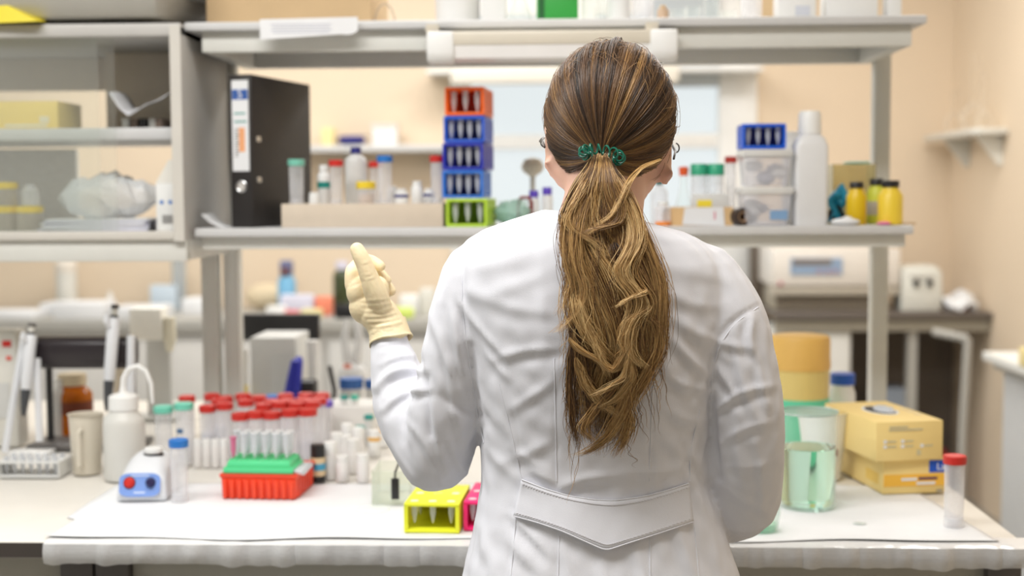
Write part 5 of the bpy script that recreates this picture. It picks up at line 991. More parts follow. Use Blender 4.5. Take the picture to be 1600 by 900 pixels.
# ================================================================== PERSON
def apply_remesh(mb, voxel, name, smooth=6, factor=0.5):
    o = mb.build(name + '_tmp', WHITE)
    r = o.modifiers.new('r', 'REMESH'); r.mode = 'VOXEL'; r.voxel_size = voxel; r.adaptivity = 0; r.use_smooth_shade = True
    if smooth: s = o.modifiers.new('s', 'SMOOTH'); s.iterations = smooth; s.factor = factor
    dg = bpy.context.evaluated_depsgraph_get(); me = bpy.data.meshes.new_from_object(o.evaluated_get(dg)); me.name = name
    old = o.data; bpy.data.objects.remove(o); bpy.data.meshes.remove(old); me.materials.clear()
    return me
def smooth_mesh(me): me.polygons.foreach_set('use_smooth', [True] * len(me.polygons)); me.update()
def link(name, me, m, parent=None):
    me.materials.clear(); me.materials.append(m); o = bpy.data.objects.new(name, me); C.objects.link(o)
    if parent: o.parent = parent
    return o
def chain(mb, pts, n=14, sub=4):           # tapered tube with round ends through (x,y,z,r) points, splined
    P_ = [np.array(p, float) for p in pts]; out = []
    for i in range(len(P_) - 1):
        p0 = P_[max(i - 1, 0)]; p1 = P_[i]; p2 = P_[i + 1]; p3 = P_[min(i + 2, len(P_) - 1)]
        for k in range(sub):
            t = k / sub; out.append(0.5 * (2 * p1 + (p2 - p0) * t + (2 * p0 - 5 * p1 + 4 * p2 - p3) * t * t + (3 * p1 - p0 - 3 * p2 + p3) * t ** 3))
    out.append(P_[-1])
    a = out[0]; b_ = out[1]; d = (a[:3] - b_[:3]); d /= np.linalg.norm(d) + 1e-9
    pre = [np.append(a[:3] + d * a[3] * s, a[3] * math.sqrt(max(0, 1 - s * s))) for s in (0.96, 0.75, 0.4)]
    a = out[-1]; b_ = out[-2]; d = (a[:3] - b_[:3]); d /= np.linalg.norm(d) + 1e-9
    post = [np.append(a[:3] + d * a[3] * s, a[3] * math.sqrt(max(0, 1 - s * s))) for s in (0.4, 0.75, 0.96)]
    al = pre + out + post
    mb.tube([p[:3] for p in al], [p[3] for p in al], n)
def W(px, py, Y, r=None):
    p = at(px, py, Y); return (p.x, p.y, p.z) if r is None else (p.x, p.y, p.z, r)
SK = mat('skin', (226, 182, 160), 0.5, var=0.05, scale=30, sub=0.15)
HEADC = at(955, 186, 1.81); AX, AY, AZ = 0.0845, 0.098, 0.099
# ---- body: head, neck, trunk, arms and legs in one continuous skin
mb = B()
mb.ball(HEADC, (AX - 0.006, AY - 0.006, AZ - 0.006), 28, 18)
mb.ball(HEADC + Vector((0, 0.035, -0.06)), (0.062, 0.066, 0.075), 24, 16)                   # jaw and face
mb.ball(HEADC + Vector((0, 0.088, -0.108)), (0.024, 0.02, 0.018), 14, 8)                    # chin
chain(mb, [tuple(HEADC + Vector((0, 0.088, -0.012))) + (0.007,), tuple(HEADC + Vector((0, 0.104, -0.04))) + (0.010,), tuple(HEADC + Vector((0, 0.110, -0.052))) + (0.012,)], 10)
for s in (-1, 1): mb.ball(HEADC + Vector((s * 0.034, 0.08, 0.0)), (0.024, 0.014, 0.008), 12, 8)       # brow
mb.ball(HEADC + Vector((0, 0.098, -0.079)), (0.022, 0.009, 0.005), 12, 6); mb.ball(HEADC + Vector((0, 0.097, -0.088)), (0.019, 0.009, 0.0055), 12, 6)  # lips
NK = [W(948, 262, 1.79, 0.052), W(946, 300, 1.785, 0.053), W(940, 335, 1.78, 0.056), W(937, 380, 1.78, 0.072)]
chain(mb, NK, 20)
for px, py, sg, dz in ((861, 234, -1, 0), (1041, 249, 1, 0)):      # ears
    e = at(px, py, 1.80); b2 = B()
    for i in range(22):
        a0 = -2.2 + 4.6 * i / 21
        mb.ball(e + Vector((sg * 0.006, 0.008 - 0.0 + 0.013 * math.cos(a0) - 0.01, 0.026 * math.sin(a0) + 0.004)), 0.0052, 8, 6)
    mb.ball(e + Vector((-sg * 0.006, 0.004, 0)), (0.008, 0.014, 0.024), 12, 8); mb.ball(e + Vector((-sg * 0.001, 0.0, -0.026)), (0.0062, 0.009, 0.011), 10, 8)
for px, py in ((882, 268), (1006, 278)): mb.ball(at(px, py, 1.81), (0.016, 0.03, 0.024), 14, 10)
zc_ = lambda py: at(940, py, 1.81).z
chain(mb, [W(940, 400, 1.80, 0.07), W(938, 520, 1.812, 0.095), W(935, 640, 1.815, 0.085), W(935, 760, 1.82, 0.08), W(935, 880, 1.82, 0.105), W(938, 960, 1.82, 0.11)], 24)
for s in (-1, 1): chain(mb, [W(936 + s * 30, 420, 1.81, 0.052), W(930 + s * 120, 440, 1.81, 0.042)], 16); chain(mb, [W(936 + s * 70, 520, 1.812, 0.075), W(936 + s * 60, 700, 1.82, 0.07), W(936 + s * 75, 930, 1.82, 0.085)], 16)
for s in (-1, 1):
    cx0 = at(938, 700, 1.82).x
    chain(mb, [(cx0 + s * 0.08, 1.82, 0.86, 0.092), (cx0 + s * 0.09, 1.815, 0.66, 0.074), (cx0 + s * 0.09, 1.81, 0.46, 0.053), (cx0 + s * 0.09, 1.80, 0.30, 0.052), (cx0 + s * 0.09, 1.79, 0.10, 0.034)], 18)
    chain(mb, [(cx0 + s * 0.09, 1.775, 0.05, 0.035), (cx0 + s * 0.095, 1.87, 0.035, 0.033), (cx0 + s * 0.10, 1.96, 0.028, 0.026)], 14)
LARM = [(754, 440, 1.795, 0.0575), (734, 500, 1.795, 0.0555), (714, 580, 1.805, 0.053), (694, 660, 1.82, 0.0515), (684, 712, 1.835, 0.0485)]
LFOR = [(676, 716, 1.842, 0.0465), (642, 650, 1.865, 0.0475), (624, 598, 1.878, 0.041), (611, 548, 1.882, 0.0300), (608, 530, 1.888, 0.0265)]
RARM = [(1095, 444, 1.80, 0.056), (1130, 500, 1.79, 0.0565), (1150, 565, 1.785, 0.0535), (1163, 640, 1.785, 0.0525), (1164, 715, 1.80, 0.0525), (1160, 778, 1.825, 0.052)]
RFOR = [(1156, 785, 1.85, 0.050), (1130, 800, 1.93, 0.044), (1105, 795, 2.01, 0.034)]
for arm in (LARM, RARM): chain(mb, [W(p[0], p[1], p[2], p[3] * 0.74) for p in arm], 14)
chain(mb, [W(p[0], p[1], p[2], max(0.020, p[3] * 0.66)) for p in LFOR], 14)
chain(mb, [W(p[0], p[1], p[2], p[3] * 0.68) for p in RFOR] + [W(1092, 790, 2.06, 0.02)], 14)
me = apply_remesh(mb, 0.006, 'person', 5); smooth_mesh(me)
person = link('person', me, SK)
tag(person, 'woman in a white lab coat seen from behind, one gloved hand raised', 'person')
for s in (-1, 1):
    e = B().ball((0, 0, 0), 0.011, 14, 10).build('eye', mat('eye white', (238, 236, 232), 0.2), person); e.location = HEADC + Vector((s * 0.032, 0.083, -0.016))
    i_ = B().lathe([(0.005, 0), (0.004, 0.001), (0.0001, 0.0012)], 14).build('iris', mat('iris brown', (90, 70, 50), 0.2), e); i_.rotation_euler = (-math.pi / 2, 0, 0); i_.location = (0, 0.0105, 0)
# ---- lab coat
RINGS = [(327, 852, 1006, 1.732, 1.835, 346), (336, 822, 1034, 1.725, 1.85, 353), (346, 790, 1064, 1.718, 1.865, 361), (358, 757, 1090, 1.710, 1.885, 373), (374, 730, 1110, 1.702, 1.90, 389), (410, 712, 1128, 1.695, 1.915), (450, 705, 1140, 1.690, 1.93), (500, 716, 1140, 1.688, 1.935), (560, 728, 1132, 1.692, 1.935),
         (620, 740, 1120, 1.698, 1.93), (690, 750, 1108, 1.708, 1.925), (750, 752, 1106, 1.712, 1.92), (800, 745, 1122, 1.702, 1.93), (850, 733, 1139, 1.692, 1.94), (900, 722, 1156, 1.680, 1.955), (1000, 704, 1180, 1.665, 1.975), (1200, 684, 1204, 1.655, 1.99), (1390, 668, 1222, 1.655, 1.995)]
mb = B(); v = []; f = []; NR = 72
for (py, xl, xr, yb, yf, *pr_) in RINGS:
    a = at(xl, py, 1.81); c_ = at(xr, pr_[0] if pr_ else py, 1.81); cx_ = (a.x + c_.x) / 2; hx = (c_.x - a.x) / 2; cy_ = (yb + yf) / 2; hy = (yf - yb) / 2; z = (a.z + c_.z) / 2; ex = 2.5
    for k in range(NR):
        t = 2 * math.pi * k / NR; cs, sn = math.cos(t), math.sin(t)
        v.append((cx_ + hx * math.copysign(abs(cs) ** (2 / ex), cs), cy_ + hy * math.copysign(abs(sn) ** (2 / ex), sn), z + (c_.z - a.z) * 0.5 * cs))
m_ = len(RINGS)
for i in range(m_ - 1):
    for k in range(NR): k2 = (k + 1) % NR; f.append([i * NR + k, i * NR + k2, (i + 1) * NR + k2, (i + 1) * NR + k])
f += [list(range(NR)), list(range((m_ - 1) * NR, m_ * NR))[::-1]]
mb.add(v, f)
for arm in (LARM, LFOR, RARM, RFOR): chain(mb, [W(*p) for p in arm], 24)
mb.ball(at(1212, 603, 1.80), (0.008, 0.02, 0.010), 10, 8)
me = apply_remesh(mb, 0.0042, 'lab_coat', 6, 0.5)
# folds and wrinkles: strokes over the cloth (pixel line on the coat's back, height mm, width px)
V = np.empty(len(me.vertices) * 3, np.float32); me.vertices.foreach_get('co', V); V = V.reshape(-1, 3)
N = np.empty_like(V.reshape(-1)); me.vertices.foreach_get('normal', N); N = N.reshape(-1, 3)
Mi = np.array(CAM_M.to_3x3().inverted()); cc = (V - np.array([0, 0, 1.457])) @ Mi.T
PXc = 800 + FPX * cc[:, 0] / -cc[:, 2]; PYc = 450 - FPX * cc[:, 1] / -cc[:, 2]
H = np.zeros(len(V)); back = np.clip((-N[:, 1] + 0.35) / 0.6, 0, 1)
def stroke(x0, y0, x1, y1, amp, w, bend=0.0, asym=0.0):
    """a ridge (amp > 0) or a groove along a line; asym pulls one side down"""
    global H
    d = np.array([x1 - x0, y1 - y0], float); L = np.hypot(*d); d /= L
    rx_, ry_ = PXc - x0, PYc - y0; u = (rx_ * d[0] + ry_ * d[1]) / L; s = -rx_ * d[1] + ry_ * d[0]
    s = s - bend * np.sin(np.clip(u, 0, 1) * math.pi)
    uc = np.clip(u, 0, 1); end = np.exp(-((u - uc) * L / (w * 1.2)) ** 2) * (0.25 + 0.75 * np.sin(math.pi * np.clip(0.08 + 0.84 * uc, 0, 1)))
    H += amp * 0.001 * end * (np.exp(-(s / w) ** 2) - asym * np.exp(-((s - 1.6 * w) / (1.3 * w)) ** 2))
ST = [  # left upper back and arm
 (724, 400, 733, 640, -3.0, 7, 4), (735, 540, 752, 690, -4.5, 9, 0), (706, 482, 745, 640, 4, 12, 5, .8), (672, 490, 730, 640, 3.0, 10, 3, .8), (690, 620, 752, 650, -3, 10, 4), (720, 470, 738, 520, 3, 8, 0, .6),
 (726, 455, 860, 490, 2.0, 16, 6, .5), (722, 475, 790, 560, 3.2, 9, 3, .9), (755, 535, 792, 590, 3.5, 10, 3, .9), (775, 560, 870, 545, 2.5, 12, -4, .8), (770, 600, 800, 690, 2.8, 12, 4, .8), (740, 585, 770, 660, 2.4, 9, 3, .8),
 (765, 460, 850, 430, 1.6, 18, 0, .4), (740, 420, 850, 395, 1.4, 20, 0, .3), (800, 640, 860, 600, 2.2, 12, 0, .6), (790, 720, 860, 690, 2.0, 13, 3, .6), (700, 560, 722, 690, 2.4, 9, 3, .7), (668, 600, 700, 740, 3.0, 10, 4, .7),
 (640, 660, 690, 755, 2.6, 8, -4, .7), (610, 690, 660, 760, 2.0, 7, 3, .6), (655, 590, 640, 690, 2.5, 9, 5, .7),
 (588, 606, 660, 580, 5.0, 11, -14, .9), (600, 640, 668, 610, 4.0, 9, -10, .8), (596, 570, 650, 556, 2.2, 8, -5, .6), (655, 560, 672, 680, -6.5, 8, -3), (590, 545, 640, 535, -1.6, 5, 0), (725, 700, 752, 650, 2.0, 8, 0, .5), (700, 690, 735, 750, 2.2, 8, 2, .5),
 # right shoulder and arm
 (1184, 478, 1122, 530, -2.6, 6, 6), (1122, 530, 1108, 610, -2.6, 6, 4), (1095, 520, 1170, 545, 3.0, 11, 5, .8), (1060, 500, 1140, 560, 3.0, 14, 4, .8), (1050, 530, 1110, 590, 3.0, 12, 3, .8), (1040, 590, 1110, 610, 2.6, 12, 4, .8), (1120, 570, 1150, 620, 3.6, 8, 2, .9),
 (1175, 500, 1180, 560, 4.0, 9, 6, .9), (1150, 545, 1178, 650, 3.2, 9, 5, .8), (1185, 560, 1200, 640, 3.0, 9, 3, .8), (1120, 640, 1205, 605, 4.0, 10, -8, .8), (1130, 690, 1206, 660, 2.6, 10, -5, .7), (1112, 600, 1122, 745, -7.0, 9, 3), (1140, 730, 1212, 720, 2.4, 11, 6, .6), (1130, 760, 1200, 800, 2.6, 10, 4, .7), (1150, 650, 1160, 760, 2.0, 10, 4, .6), (1180, 690, 1190, 800, 2.2, 9, -4, .6),
 (1050, 420, 1150, 440, 1.6, 18, 0, .4), (1045, 460, 1120, 480, 2.0, 15, 5, .5), (1030, 560, 1070, 610, 2.0, 12, 4, .6), (1040, 640, 1105, 660, 2.4, 14, 6, .7), (1030, 680, 1090, 720, 2.0, 14, 5, .6), (1075, 690, 1100, 745, 2.4, 10, 3, .6),
 # waist and skirt
 (830, 735, 860, 752, 3.0, 9, 0, .6), (880, 760, 960, 745, 3.6, 12, -4, .6), (980, 740, 1060, 730, 2.6, 13, 4, .6), (800, 700, 850, 735, 2.2, 11, 0, .6), (762, 700, 800, 745, 2.4, 12, 0, .6), (1080, 750, 1105, 810, 2.6, 12, 0, .6),
 (790, 830, 850, 900, 3.0, 16, 5, .7), (800, 805, 860, 870, 2.4, 9, 0, .7), (880, 860, 905, 940, 2.6, 14, 4, .6), (990, 850, 1010, 950, 2.6, 15, -4, .6), (1060, 830, 1100, 930, 3.0, 16, 4, .6), (745, 800, 770, 900, 2.4, 14, 0, .6), (1105, 830, 1130, 900, 2.2, 13, 0, .6), (940, 880, 950, 960, 2.2, 14, 0, .6),
 # collar
 (850, 345, 930, 362, 2.0, 10, 5, .4), (1010, 356, 1060, 380, 1.6, 12, 3, .4), (845, 375, 850, 560, 1.2, 16, 0, .3)]
for s_ in ST: stroke(*s_[:4], s_[4] * 1.05, s_[5] * 0.66, *s_[6:])
nz = sum(np.sin(PXc * a + PYc * b_ + V[:, 1] * 300 + c_) for a, b_, c_ in ((0.031, 0.052, 1), (0.063, -0.028, 2), (-0.045, 0.041, 4), (0.09, 0.03, 0.5), (0.02, 0.11, 3)))
H += 0.00025 * nz
nz2 = sum(np.sin(PXc * a + PYc * b_ + c_) for a, b_, c_ in ((0.15, 0.09, 1), (0.11, -0.17, 2), (-0.2, 0.1, 4)))
H += 0.00022 * nz2 * np.clip((PYc - 380) / 200, 0.2, 1)
for x0, y0, x1, y1 in ((868, 590, 872, 905), (1018, 590, 1014, 905), (790, 600, 822, 735), (1090, 640, 1068, 735), (805, 800, 790, 905), (1084, 815, 1096, 905)): stroke(x0, y0, x1, y1, -1.1, 3.4)
V2 = V + N * (H * np.maximum(back, 0.25))[:, None]
me.vertices.foreach_set('co', V2.astype(np.float32).ravel()); smooth_mesh(me)
COT = mat('coat cotton', (230, 231, 238), 0.85, var=0.015, scale=60, bump=0.12, bscale=900, spec=0.25, sheen=0.15)
coat = link('lab_coat', me, COT, person); coat['label'] = 'white cotton lab coat with half belt'
bvh = BVHTree.FromPolygons([Vector(p) for p in V2], [tuple(p.vertices) for p in me.polygons])
def surf(px, py, lift=0.0):
    d = ray(px, py).normalized(); h = bvh.ray_cast(Vector((0, 0, 1.457)), d)
    if h[0] is None: return None
    return h[0] - d * lift, h[1]
def polyl(pts, step=6):
    out = []
    for a, b_ in zip(pts, pts[1:]):
        n_ = max(1, int(math.hypot(b_[0] - a[0], b_[1] - a[1]) / step))
        out += [(a[0] + (b_[0] - a[0]) * i / n_, a[1] + (b_[1] - a[1]) * i / n_) for i in range(n_)]
    return out + [pts[-1]]
def sm_pts(q, it=4):
    for _ in range(it): q = [q[0]] + [q[i - 1] * 0.25 + q[i] * 0.5 + q[i + 1] * 0.25 for i in range(1, len(q) - 1)] + [q[-1]]
    return q
for pts in ([(866, 560), (868, 650), (870, 752)], [(874, 838), (872, 905)], [(1020, 600), (1017, 680), (1015, 752)], [(1016, 842), (1016, 905)], [(722, 400), (722, 480), (732, 560), (744, 640), (756, 692)], [(1185, 480), (1148, 505), (1124, 540), (1114, 580), (1110, 625)], [(780, 600), (800, 680), (815, 748)], [(806, 812), (798, 905)], [(1094, 640), (1080, 700), (1078, 752)], [(1086, 824), (1092, 905)]):
    q = [surf(x, y, 0.0001) for x, y in polyl(pts)]; q = sm_pts([a[0] for a in q if a])
    B().tube(q, 0.0008, 6).build('seam', COT, coat)
# half belt with pointed lower edge
TOP = [(815, 749), (850, 763), (890, 775), (930, 781), (960, 782), (1000, 777), (1040, 767), (1076, 755)]
BOT = [(803, 806), (840, 816), (880, 830), (915, 846), (947, 860), (976, 850), (1030, 833), (1083, 815)]
nu, nvv = 60, 10; rows_ = []
ip = lambda L, u: (np.interp(u, np.linspace(0, 1, len(L)), [p[0] for p in L]), np.interp(u, np.linspace(0, 1, len(L)), [p[1] for p in L]))
g = []
for j in range(nvv + 1):
    r_ = []
    for i in range(nu + 1):
        a = ip(TOP, i / nu); c_ = ip(BOT, i / nu); t = j / nvv; x, y = a[0] + (c_[0] - a[0]) * t, a[1] + (c_[1] - a[1]) * t
        h = surf(x, y, 0.004 + 0.004 * t * math.sin(math.pi * i / nu) + 0.0006 * math.sin(i * 1.3 + j)); r_.append(h[0])
    g.append(sm_pts(r_, 6))
for i in range(nu + 1):
    col_ = sm_pts([g[j][i] for j in range(nvv + 1)], 3)
    for j in range(nvv + 1): g[j][i] = col_[j]
b = B(); b.add([p for r_ in g for p in r_], [[j * (nu + 1) + i, j * (nu + 1) + i + 1, (j + 1) * (nu + 1) + i + 1, (j + 1) * (nu + 1) + i] for j in range(nvv) for i in range(nu)])
belt = b.build('half_belt', COT, coat); md = belt.modifiers.new('thickness', 'SOLIDIFY'); md.thickness = 0.003; md.offset = 0
for e_ in (g[0], g[-1]):
    B().tube([p + Vector((0, -0.0012, 0)) for p in e_], 0.0009, 6).build('hem', COT, belt)
st = B()
for L, sg in ((0, 1), (nvv, -1)):
    for i in range(1, nu):
        p = g[L + sg][i] + Vector((0, -0.002, 0)); st.box(p, (0.0035, 0.0006, 0.0007))
st.build('stitching', mat('stitch thread', (214, 212, 216), 0.8), belt)['kind'] = 'stuff'
# stand collar
q = []
for k in range(33):
    a = 2 * math.pi * k / 32; l_, r_ = at(857, 334, 1.79), at(1012, 350, 1.79); c_ = (l_ + r_) / 2; hx = (r_.x - l_.x) / 2
    q.append((c_.x + hx * 0.86 * math.cos(a), 1.788 + 0.060 * math.sin(a), c_.z + (r_.z - l_.z) / 2 * math.cos(a) - 0.004 - (0.0 if math.sin(a) < 0 else 0.03 * math.sin(a))))
B().tube(q, 0.006, 10, cap=False).build('collar', COT, coat)
# ---- gloves
LAT = mat('latex', (240, 222, 182), 0.5, var=0.04, scale=50, bump=0.25, bscale=250, sub=0.1)
mb = B()
for c_, rad in (((562, 456, 1.892), (0.0195, 0.020, 0.022)), ((580, 465, 1.90), (0.024, 0.026, 0.026)), ((577, 480, 1.895), (0.0295, 0.026, 0.026)), ((590, 492, 1.89), (0.0275, 0.025, 0.024)), ((590, 455, 1.895), (0.017, 0.024, 0.022)), ((563, 440, 1.92), (0.014, 0.03, 0.014))): mb.ball(at(*c_), rad, 18, 12)
chain(mb, [W(592, 490, 1.888, 0.0265), W(602, 506, 1.890, 0.0275), W(607, 518, 1.886, 0.0282)], 18)
chain(mb, [W(551, 446, 1.892, 0.0115), W(550, 428, 1.896, 0.0108), W(553, 420, 1.905, 0.010), W(566, 408, 1.918, 0.0095), W(580, 408, 1.925, 0.009), W(594, 416, 1.92, 0.0078)], 12)
chain(mb, [W(556, 448, 1.912, 0.0115), W(555, 426, 1.922, 0.0108), W(562, 415, 1.934, 0.0098), W(584, 420, 1.942, 0.009), W(603, 438, 1.935, 0.0082)], 12)
chain(mb, [W(566, 455, 1.93, 0.011), W(566, 436, 1.942, 0.010), W(580, 428, 1.952, 0.0095), W(598, 438, 1.952, 0.0085), W(611, 455, 1.944, 0.0075)], 12)
chain(mb, [W(575, 464, 1.944, 0.010), W(577, 446, 1.956, 0.009), W(592, 443, 1.960, 0.0082), W(606, 458, 1.952, 0.007)], 12)
chain(mb, [W(596, 482, 1.876, 0.0155), W(588, 460, 1.868, 0.0165), W(578, 436, 1.864, 0.0138), W(570, 415, 1.863, 0.0120), W(563, 400, 1.864, 0.0114), W(558, 390, 1.866, 0.0102)], 14)
me = apply_remesh(mb, 0.0016, 'glove', 4, 0.5)
V = np.empty(len(me.vertices) * 3, np.float32); me.vertices.foreach_get('co', V); V = V.reshape(-1, 3); N = np.empty(V.size, np.float32); me.vertices.foreach_get('normal', N); N = N.reshape(-1, 3)
cc = (V - np.array([0, 0, 1.457])) @ Mi.T; PXc = 800 + FPX * cc[:, 0] / -cc[:, 2]; PYc = 450 - FPX * cc[:, 1] / -cc[:, 2]; H = np.zeros(len(V))
for s_ in ((562, 470, 606, 467, 0.7, 2.2, 1, .6), (565, 478, 610, 474, 0.9, 2.4, 1.5, .7), (568, 486, 614, 481, 1.0, 2.6, 2, .7), (572, 495, 618, 489, 1.0, 2.4, 2, .7), (576, 503, 622, 496, 1.0, 2.6, 2, .7), (578, 511, 626, 504, 0.9, 2.6, 1, .7), (572, 436, 586, 432, 0.4, 2, 1, .6), (570, 430, 582, 426, 0.4, 2, 1, .6), (565, 412, 577, 408, 0.4, 2, 1, .6), (548, 448, 566, 440, -1.0, 3, 0), (566, 470, 574, 440, 0.5, 4, 0, .5)): stroke(*s_)
V2 = V + N * H[:, None]; me.vertices.foreach_set('co', V2.astype(np.float32).ravel()); smooth_mesh(me)
gl = link('glove', me, LAT, person); gl['label'] = 'cream latex glove on the raised left hand'
c0 = at(609.5, 527, 1.886); ax = (at(602, 500, 1.892) - at(611, 540, 1.880)).normalized(); u = Vector((0, 1, 0)); u = (u - ax * u.dot(ax)).normalized(); w_ = ax.cross(u)
b = B(); v = []
for off, rr in ((0.022, 0.0275), (0.012, 0.0285), (0.0, 0.0298), (-0.005, 0.0308), (-0.0065, 0.0314), (-0.005, 0.0320), (-0.003, 0.0312)):
    for k in range(36): a = 2 * math.pi * k / 36; v.append(c0 + ax * (off + 0.0012 * math.sin(3 * a)) + (u * math.cos(a) + w_ * math.sin(a)) * (rr + 0.0005 * math.sin(7 * a + off * 300)))
b.add(v, [[i * 36 + k, i * 36 + (k + 1) % 36, (i + 1) * 36 + (k + 1) % 36, (i + 1) * 36 + k] for i in range(6) for k in range(36)])
b.build('glove_cuff', LAT, gl)
# right hand, gloved, before the body
mb = B(); h0 = Vector(W(1098, 794, 2.04)); fw = Vector((-0.55, 0.75, -0.35)).normalized(); sd = fw.cross(Vector((0, 0, 1))).normalized(); dn = -sd.cross(fw).normalized()
mb.ball(h0 + fw * 0.035, (0.036, 0.036, 0.022), 16, 10); chain(mb, [tuple(h0 - fw * 0.03) + (0.028,), tuple(h0) + (0.026,), tuple(h0 + fw * 0.03) + (0.024,)], 16)
for i, (o_, l_) in enumerate(((-0.027, 0.9), (-0.009, 1.0), (0.009, 0.95), (0.026, 0.78))):
    a = h0 + fw * 0.058 + sd * o_; chain(mb, [tuple(a) + (0.0105,), tuple(a + (fw * 0.03 + dn * 0.006) * l_) + (0.0098,), tuple(a + (fw * 0.045 + dn * 0.026) * l_) + (0.009,), tuple(a + (fw * 0.042 + dn * 0.045) * l_) + (0.0082,)], 12)
a = h0 + fw * 0.02 - sd * 0.028; chain(mb, [tuple(a) + (0.014,), tuple(a - sd * 0.02 + fw * 0.022) + (0.012,), tuple(a - sd * 0.022 + fw * 0.05 + dn * 0.012) + (0.0095,)], 12)
me = apply_remesh(mb, 0.002, 'glove', 4); smooth_mesh(me); g2 = link('glove', me, LAT, person); g2['label'] = 'cream latex glove on the lowered right hand'
# shoes
for s in (-1, 1):
    cx0 = at(938, 700, 1.82).x; b = B(); chain(b, [(cx0 + s * 0.09, 1.765, 0.05, 0.043), (cx0 + s * 0.095, 1.87, 0.045, 0.044), (cx0 + s * 0.10, 1.97, 0.036, 0.036)], 14)
    for p in b.v: p.z = max(0.0, p.z)
    b.build('shoe', BLACK, person)
# ---- glasses
gm = mat('spectacle metal', (60, 56, 54), 0.3, metal=0.7); e1, e2 = at(851, 214, 1.80), at(1052, 232, 1.80)
gl_ = B(); eyeZ = HEADC + Vector((0, 0.112, -0.016))
for s, e_ in ((-1, e1), (1, e2)):
    c_ = eyeZ + Vector((s * 0.033, 0, 0)); gl_.tube([c_ + Vector((0.025 * math.cos(a), -abs(s) * 0.004, 0.020 * math.sin(a))) for a in np.linspace(0, 2 * math.pi, 25)], 0.0013, 6)
    gl_.tube([c_ + Vector((s * 0.025, 0, 0.006)), c_ + Vector((s * 0.046, -0.004, 0.008)), e_ + Vector((s * 0.007, 0.045, -0.004)), e_ + Vector((s * 0.004, 0.012, -0.002)), e_ + Vector((0, -0.008, -0.014))], 0.0016, 6)
gl_.tube([eyeZ + Vector((-0.008, 0, 0.004)), eyeZ + Vector((0, 0.003, 0.008)), eyeZ + Vector((0.008, 0, 0.004))], 0.0012, 6)
gl_.build('glasses', gm, person)['label'] = 'thin dark framed glasses'
for px, py, dx in ((850, 222, -1), (1056, 231, 1)):
    p = at(px, py, 1.86); B().tube([p + Vector((dx * (0.0045 * math.cos(a)), 0.004 * math.sin(a), 0.0065 * math.sin(a))) for a in np.linspace(-1.9, 1.5, 13)], 0.0010, 6).build('hinge_end', gm, person)
# ================================================================== HAIR
def hair_mat(name):
    m, t, out = nt(name); b_ = t.nodes.new('ShaderNodeBsdfPrincipled'); at_ = t.nodes.new('ShaderNodeAttribute'); at_.attribute_name = 'tone'
    cr = t.nodes.new('ShaderNodeValToRGB'); el = cr.color_ramp.elements
    el[0].position = 0; el[0].color = (*s2l((44, 31, 22)), 1); el[1].position = 1; el[1].color = (*s2l((242, 208, 148)), 1)
    for p_, c_ in ((0.3, (98, 70, 47)), (0.55, (152, 114, 72)), (0.78, (206, 162, 100))):
        e_ = el.new(p_); e_.color = (*s2l(c_), 1)
    t.links.new(at_.outputs['Fac'], cr.inputs[0]); t.links.new(cr.outputs[0], b_.inputs['Base Color'])
    b_.inputs['Roughness'].default_value = 0.36; b_.inputs['Specular IOR Level'].default_value = 0.75
    tr = t.nodes.new('ShaderNodeBsdfTranslucent'); t.links.new(cr.outputs[0], tr.inputs[0]); mx = t.nodes.new('ShaderNodeMixShader'); mx.inputs[0].default_value = 0.15
    t.links.new(b_.outputs[0], mx.inputs[1]); t.links.new(tr.outputs[0], mx.inputs[2]); t.links.new(mx.outputs[0], out.inputs[0]); return m
HAIR = hair_mat('brown blonde hair')
def strands(name, paths, radii, tones, parent, sides=3):
    """paths: (S, K, 3); one thin tapered tube each, joined into one part"""
    S, K, _ = paths.shape
    d = np.gradient(paths, axis=1); d /= np.linalg.norm(d, axis=2, keepdims=True) + 1e-9
    up = np.tile(np.array([0.31, -0.9, 0.2]), (S, K, 1)); u = np.cross(d, up); u /= np.linalg.norm(u, axis=2, keepdims=True) + 1e-9; w = np.cross(d, u)
    prof = np.interp(np.linspace(0, 1, K), [0, 0.08, 0.75, 1], [0.8, 1, 0.9, 0.15]); ang = np.arange(sides) * 2 * math.pi / sides
    ring = paths[:, :, None, :] + (u[:, :, None, :] * np.cos(ang)[None, None, :, None] + w[:, :, None, :] * np.sin(ang)[None, None, :, None]) * (radii[:, None] * prof[None, :])[:, :, None, None]
    vv = ring.reshape(-1, 3); idx = np.arange(S * K * sides).reshape(S, K, sides); a = idx[:, :-1, :]; b_ = np.roll(a, -1, axis=2); c_ = idx[:, 1:, :]; e_ = np.roll(c_, -1, axis=2)
    q = np.stack([a, b_, e_, c_], axis=-1).reshape(-1, 4)
    me = bpy.data.meshes.new(name); me.vertices.add(len(vv)); me.vertices.foreach_set('co', vv.astype(np.float32).ravel())
    me.loops.add(q.size); me.loops.foreach_set('vertex_index', q.astype(np.int32).ravel()); me.polygons.add(len(q)); me.polygons.foreach_set('loop_start', np.arange(0, q.size, 4, dtype=np.int32)); me.polygons.foreach_set('loop_total', np.full(len(q), 4, np.int32))
    at_ = me.attributes.new('tone', 'FLOAT', 'POINT'); tn = np.broadcast_to(tones[:, :, None] if tones.ndim == 2 else tones[:, None, None], (S, K, sides)); at_.data.foreach_set('value', np.clip(tn, 0, 1).astype(np.float32).ravel())
    me.update(calc_edges=True); smooth_mesh(me); o = link(name, me, HAIR, parent); o['kind'] = 'stuff'; return o
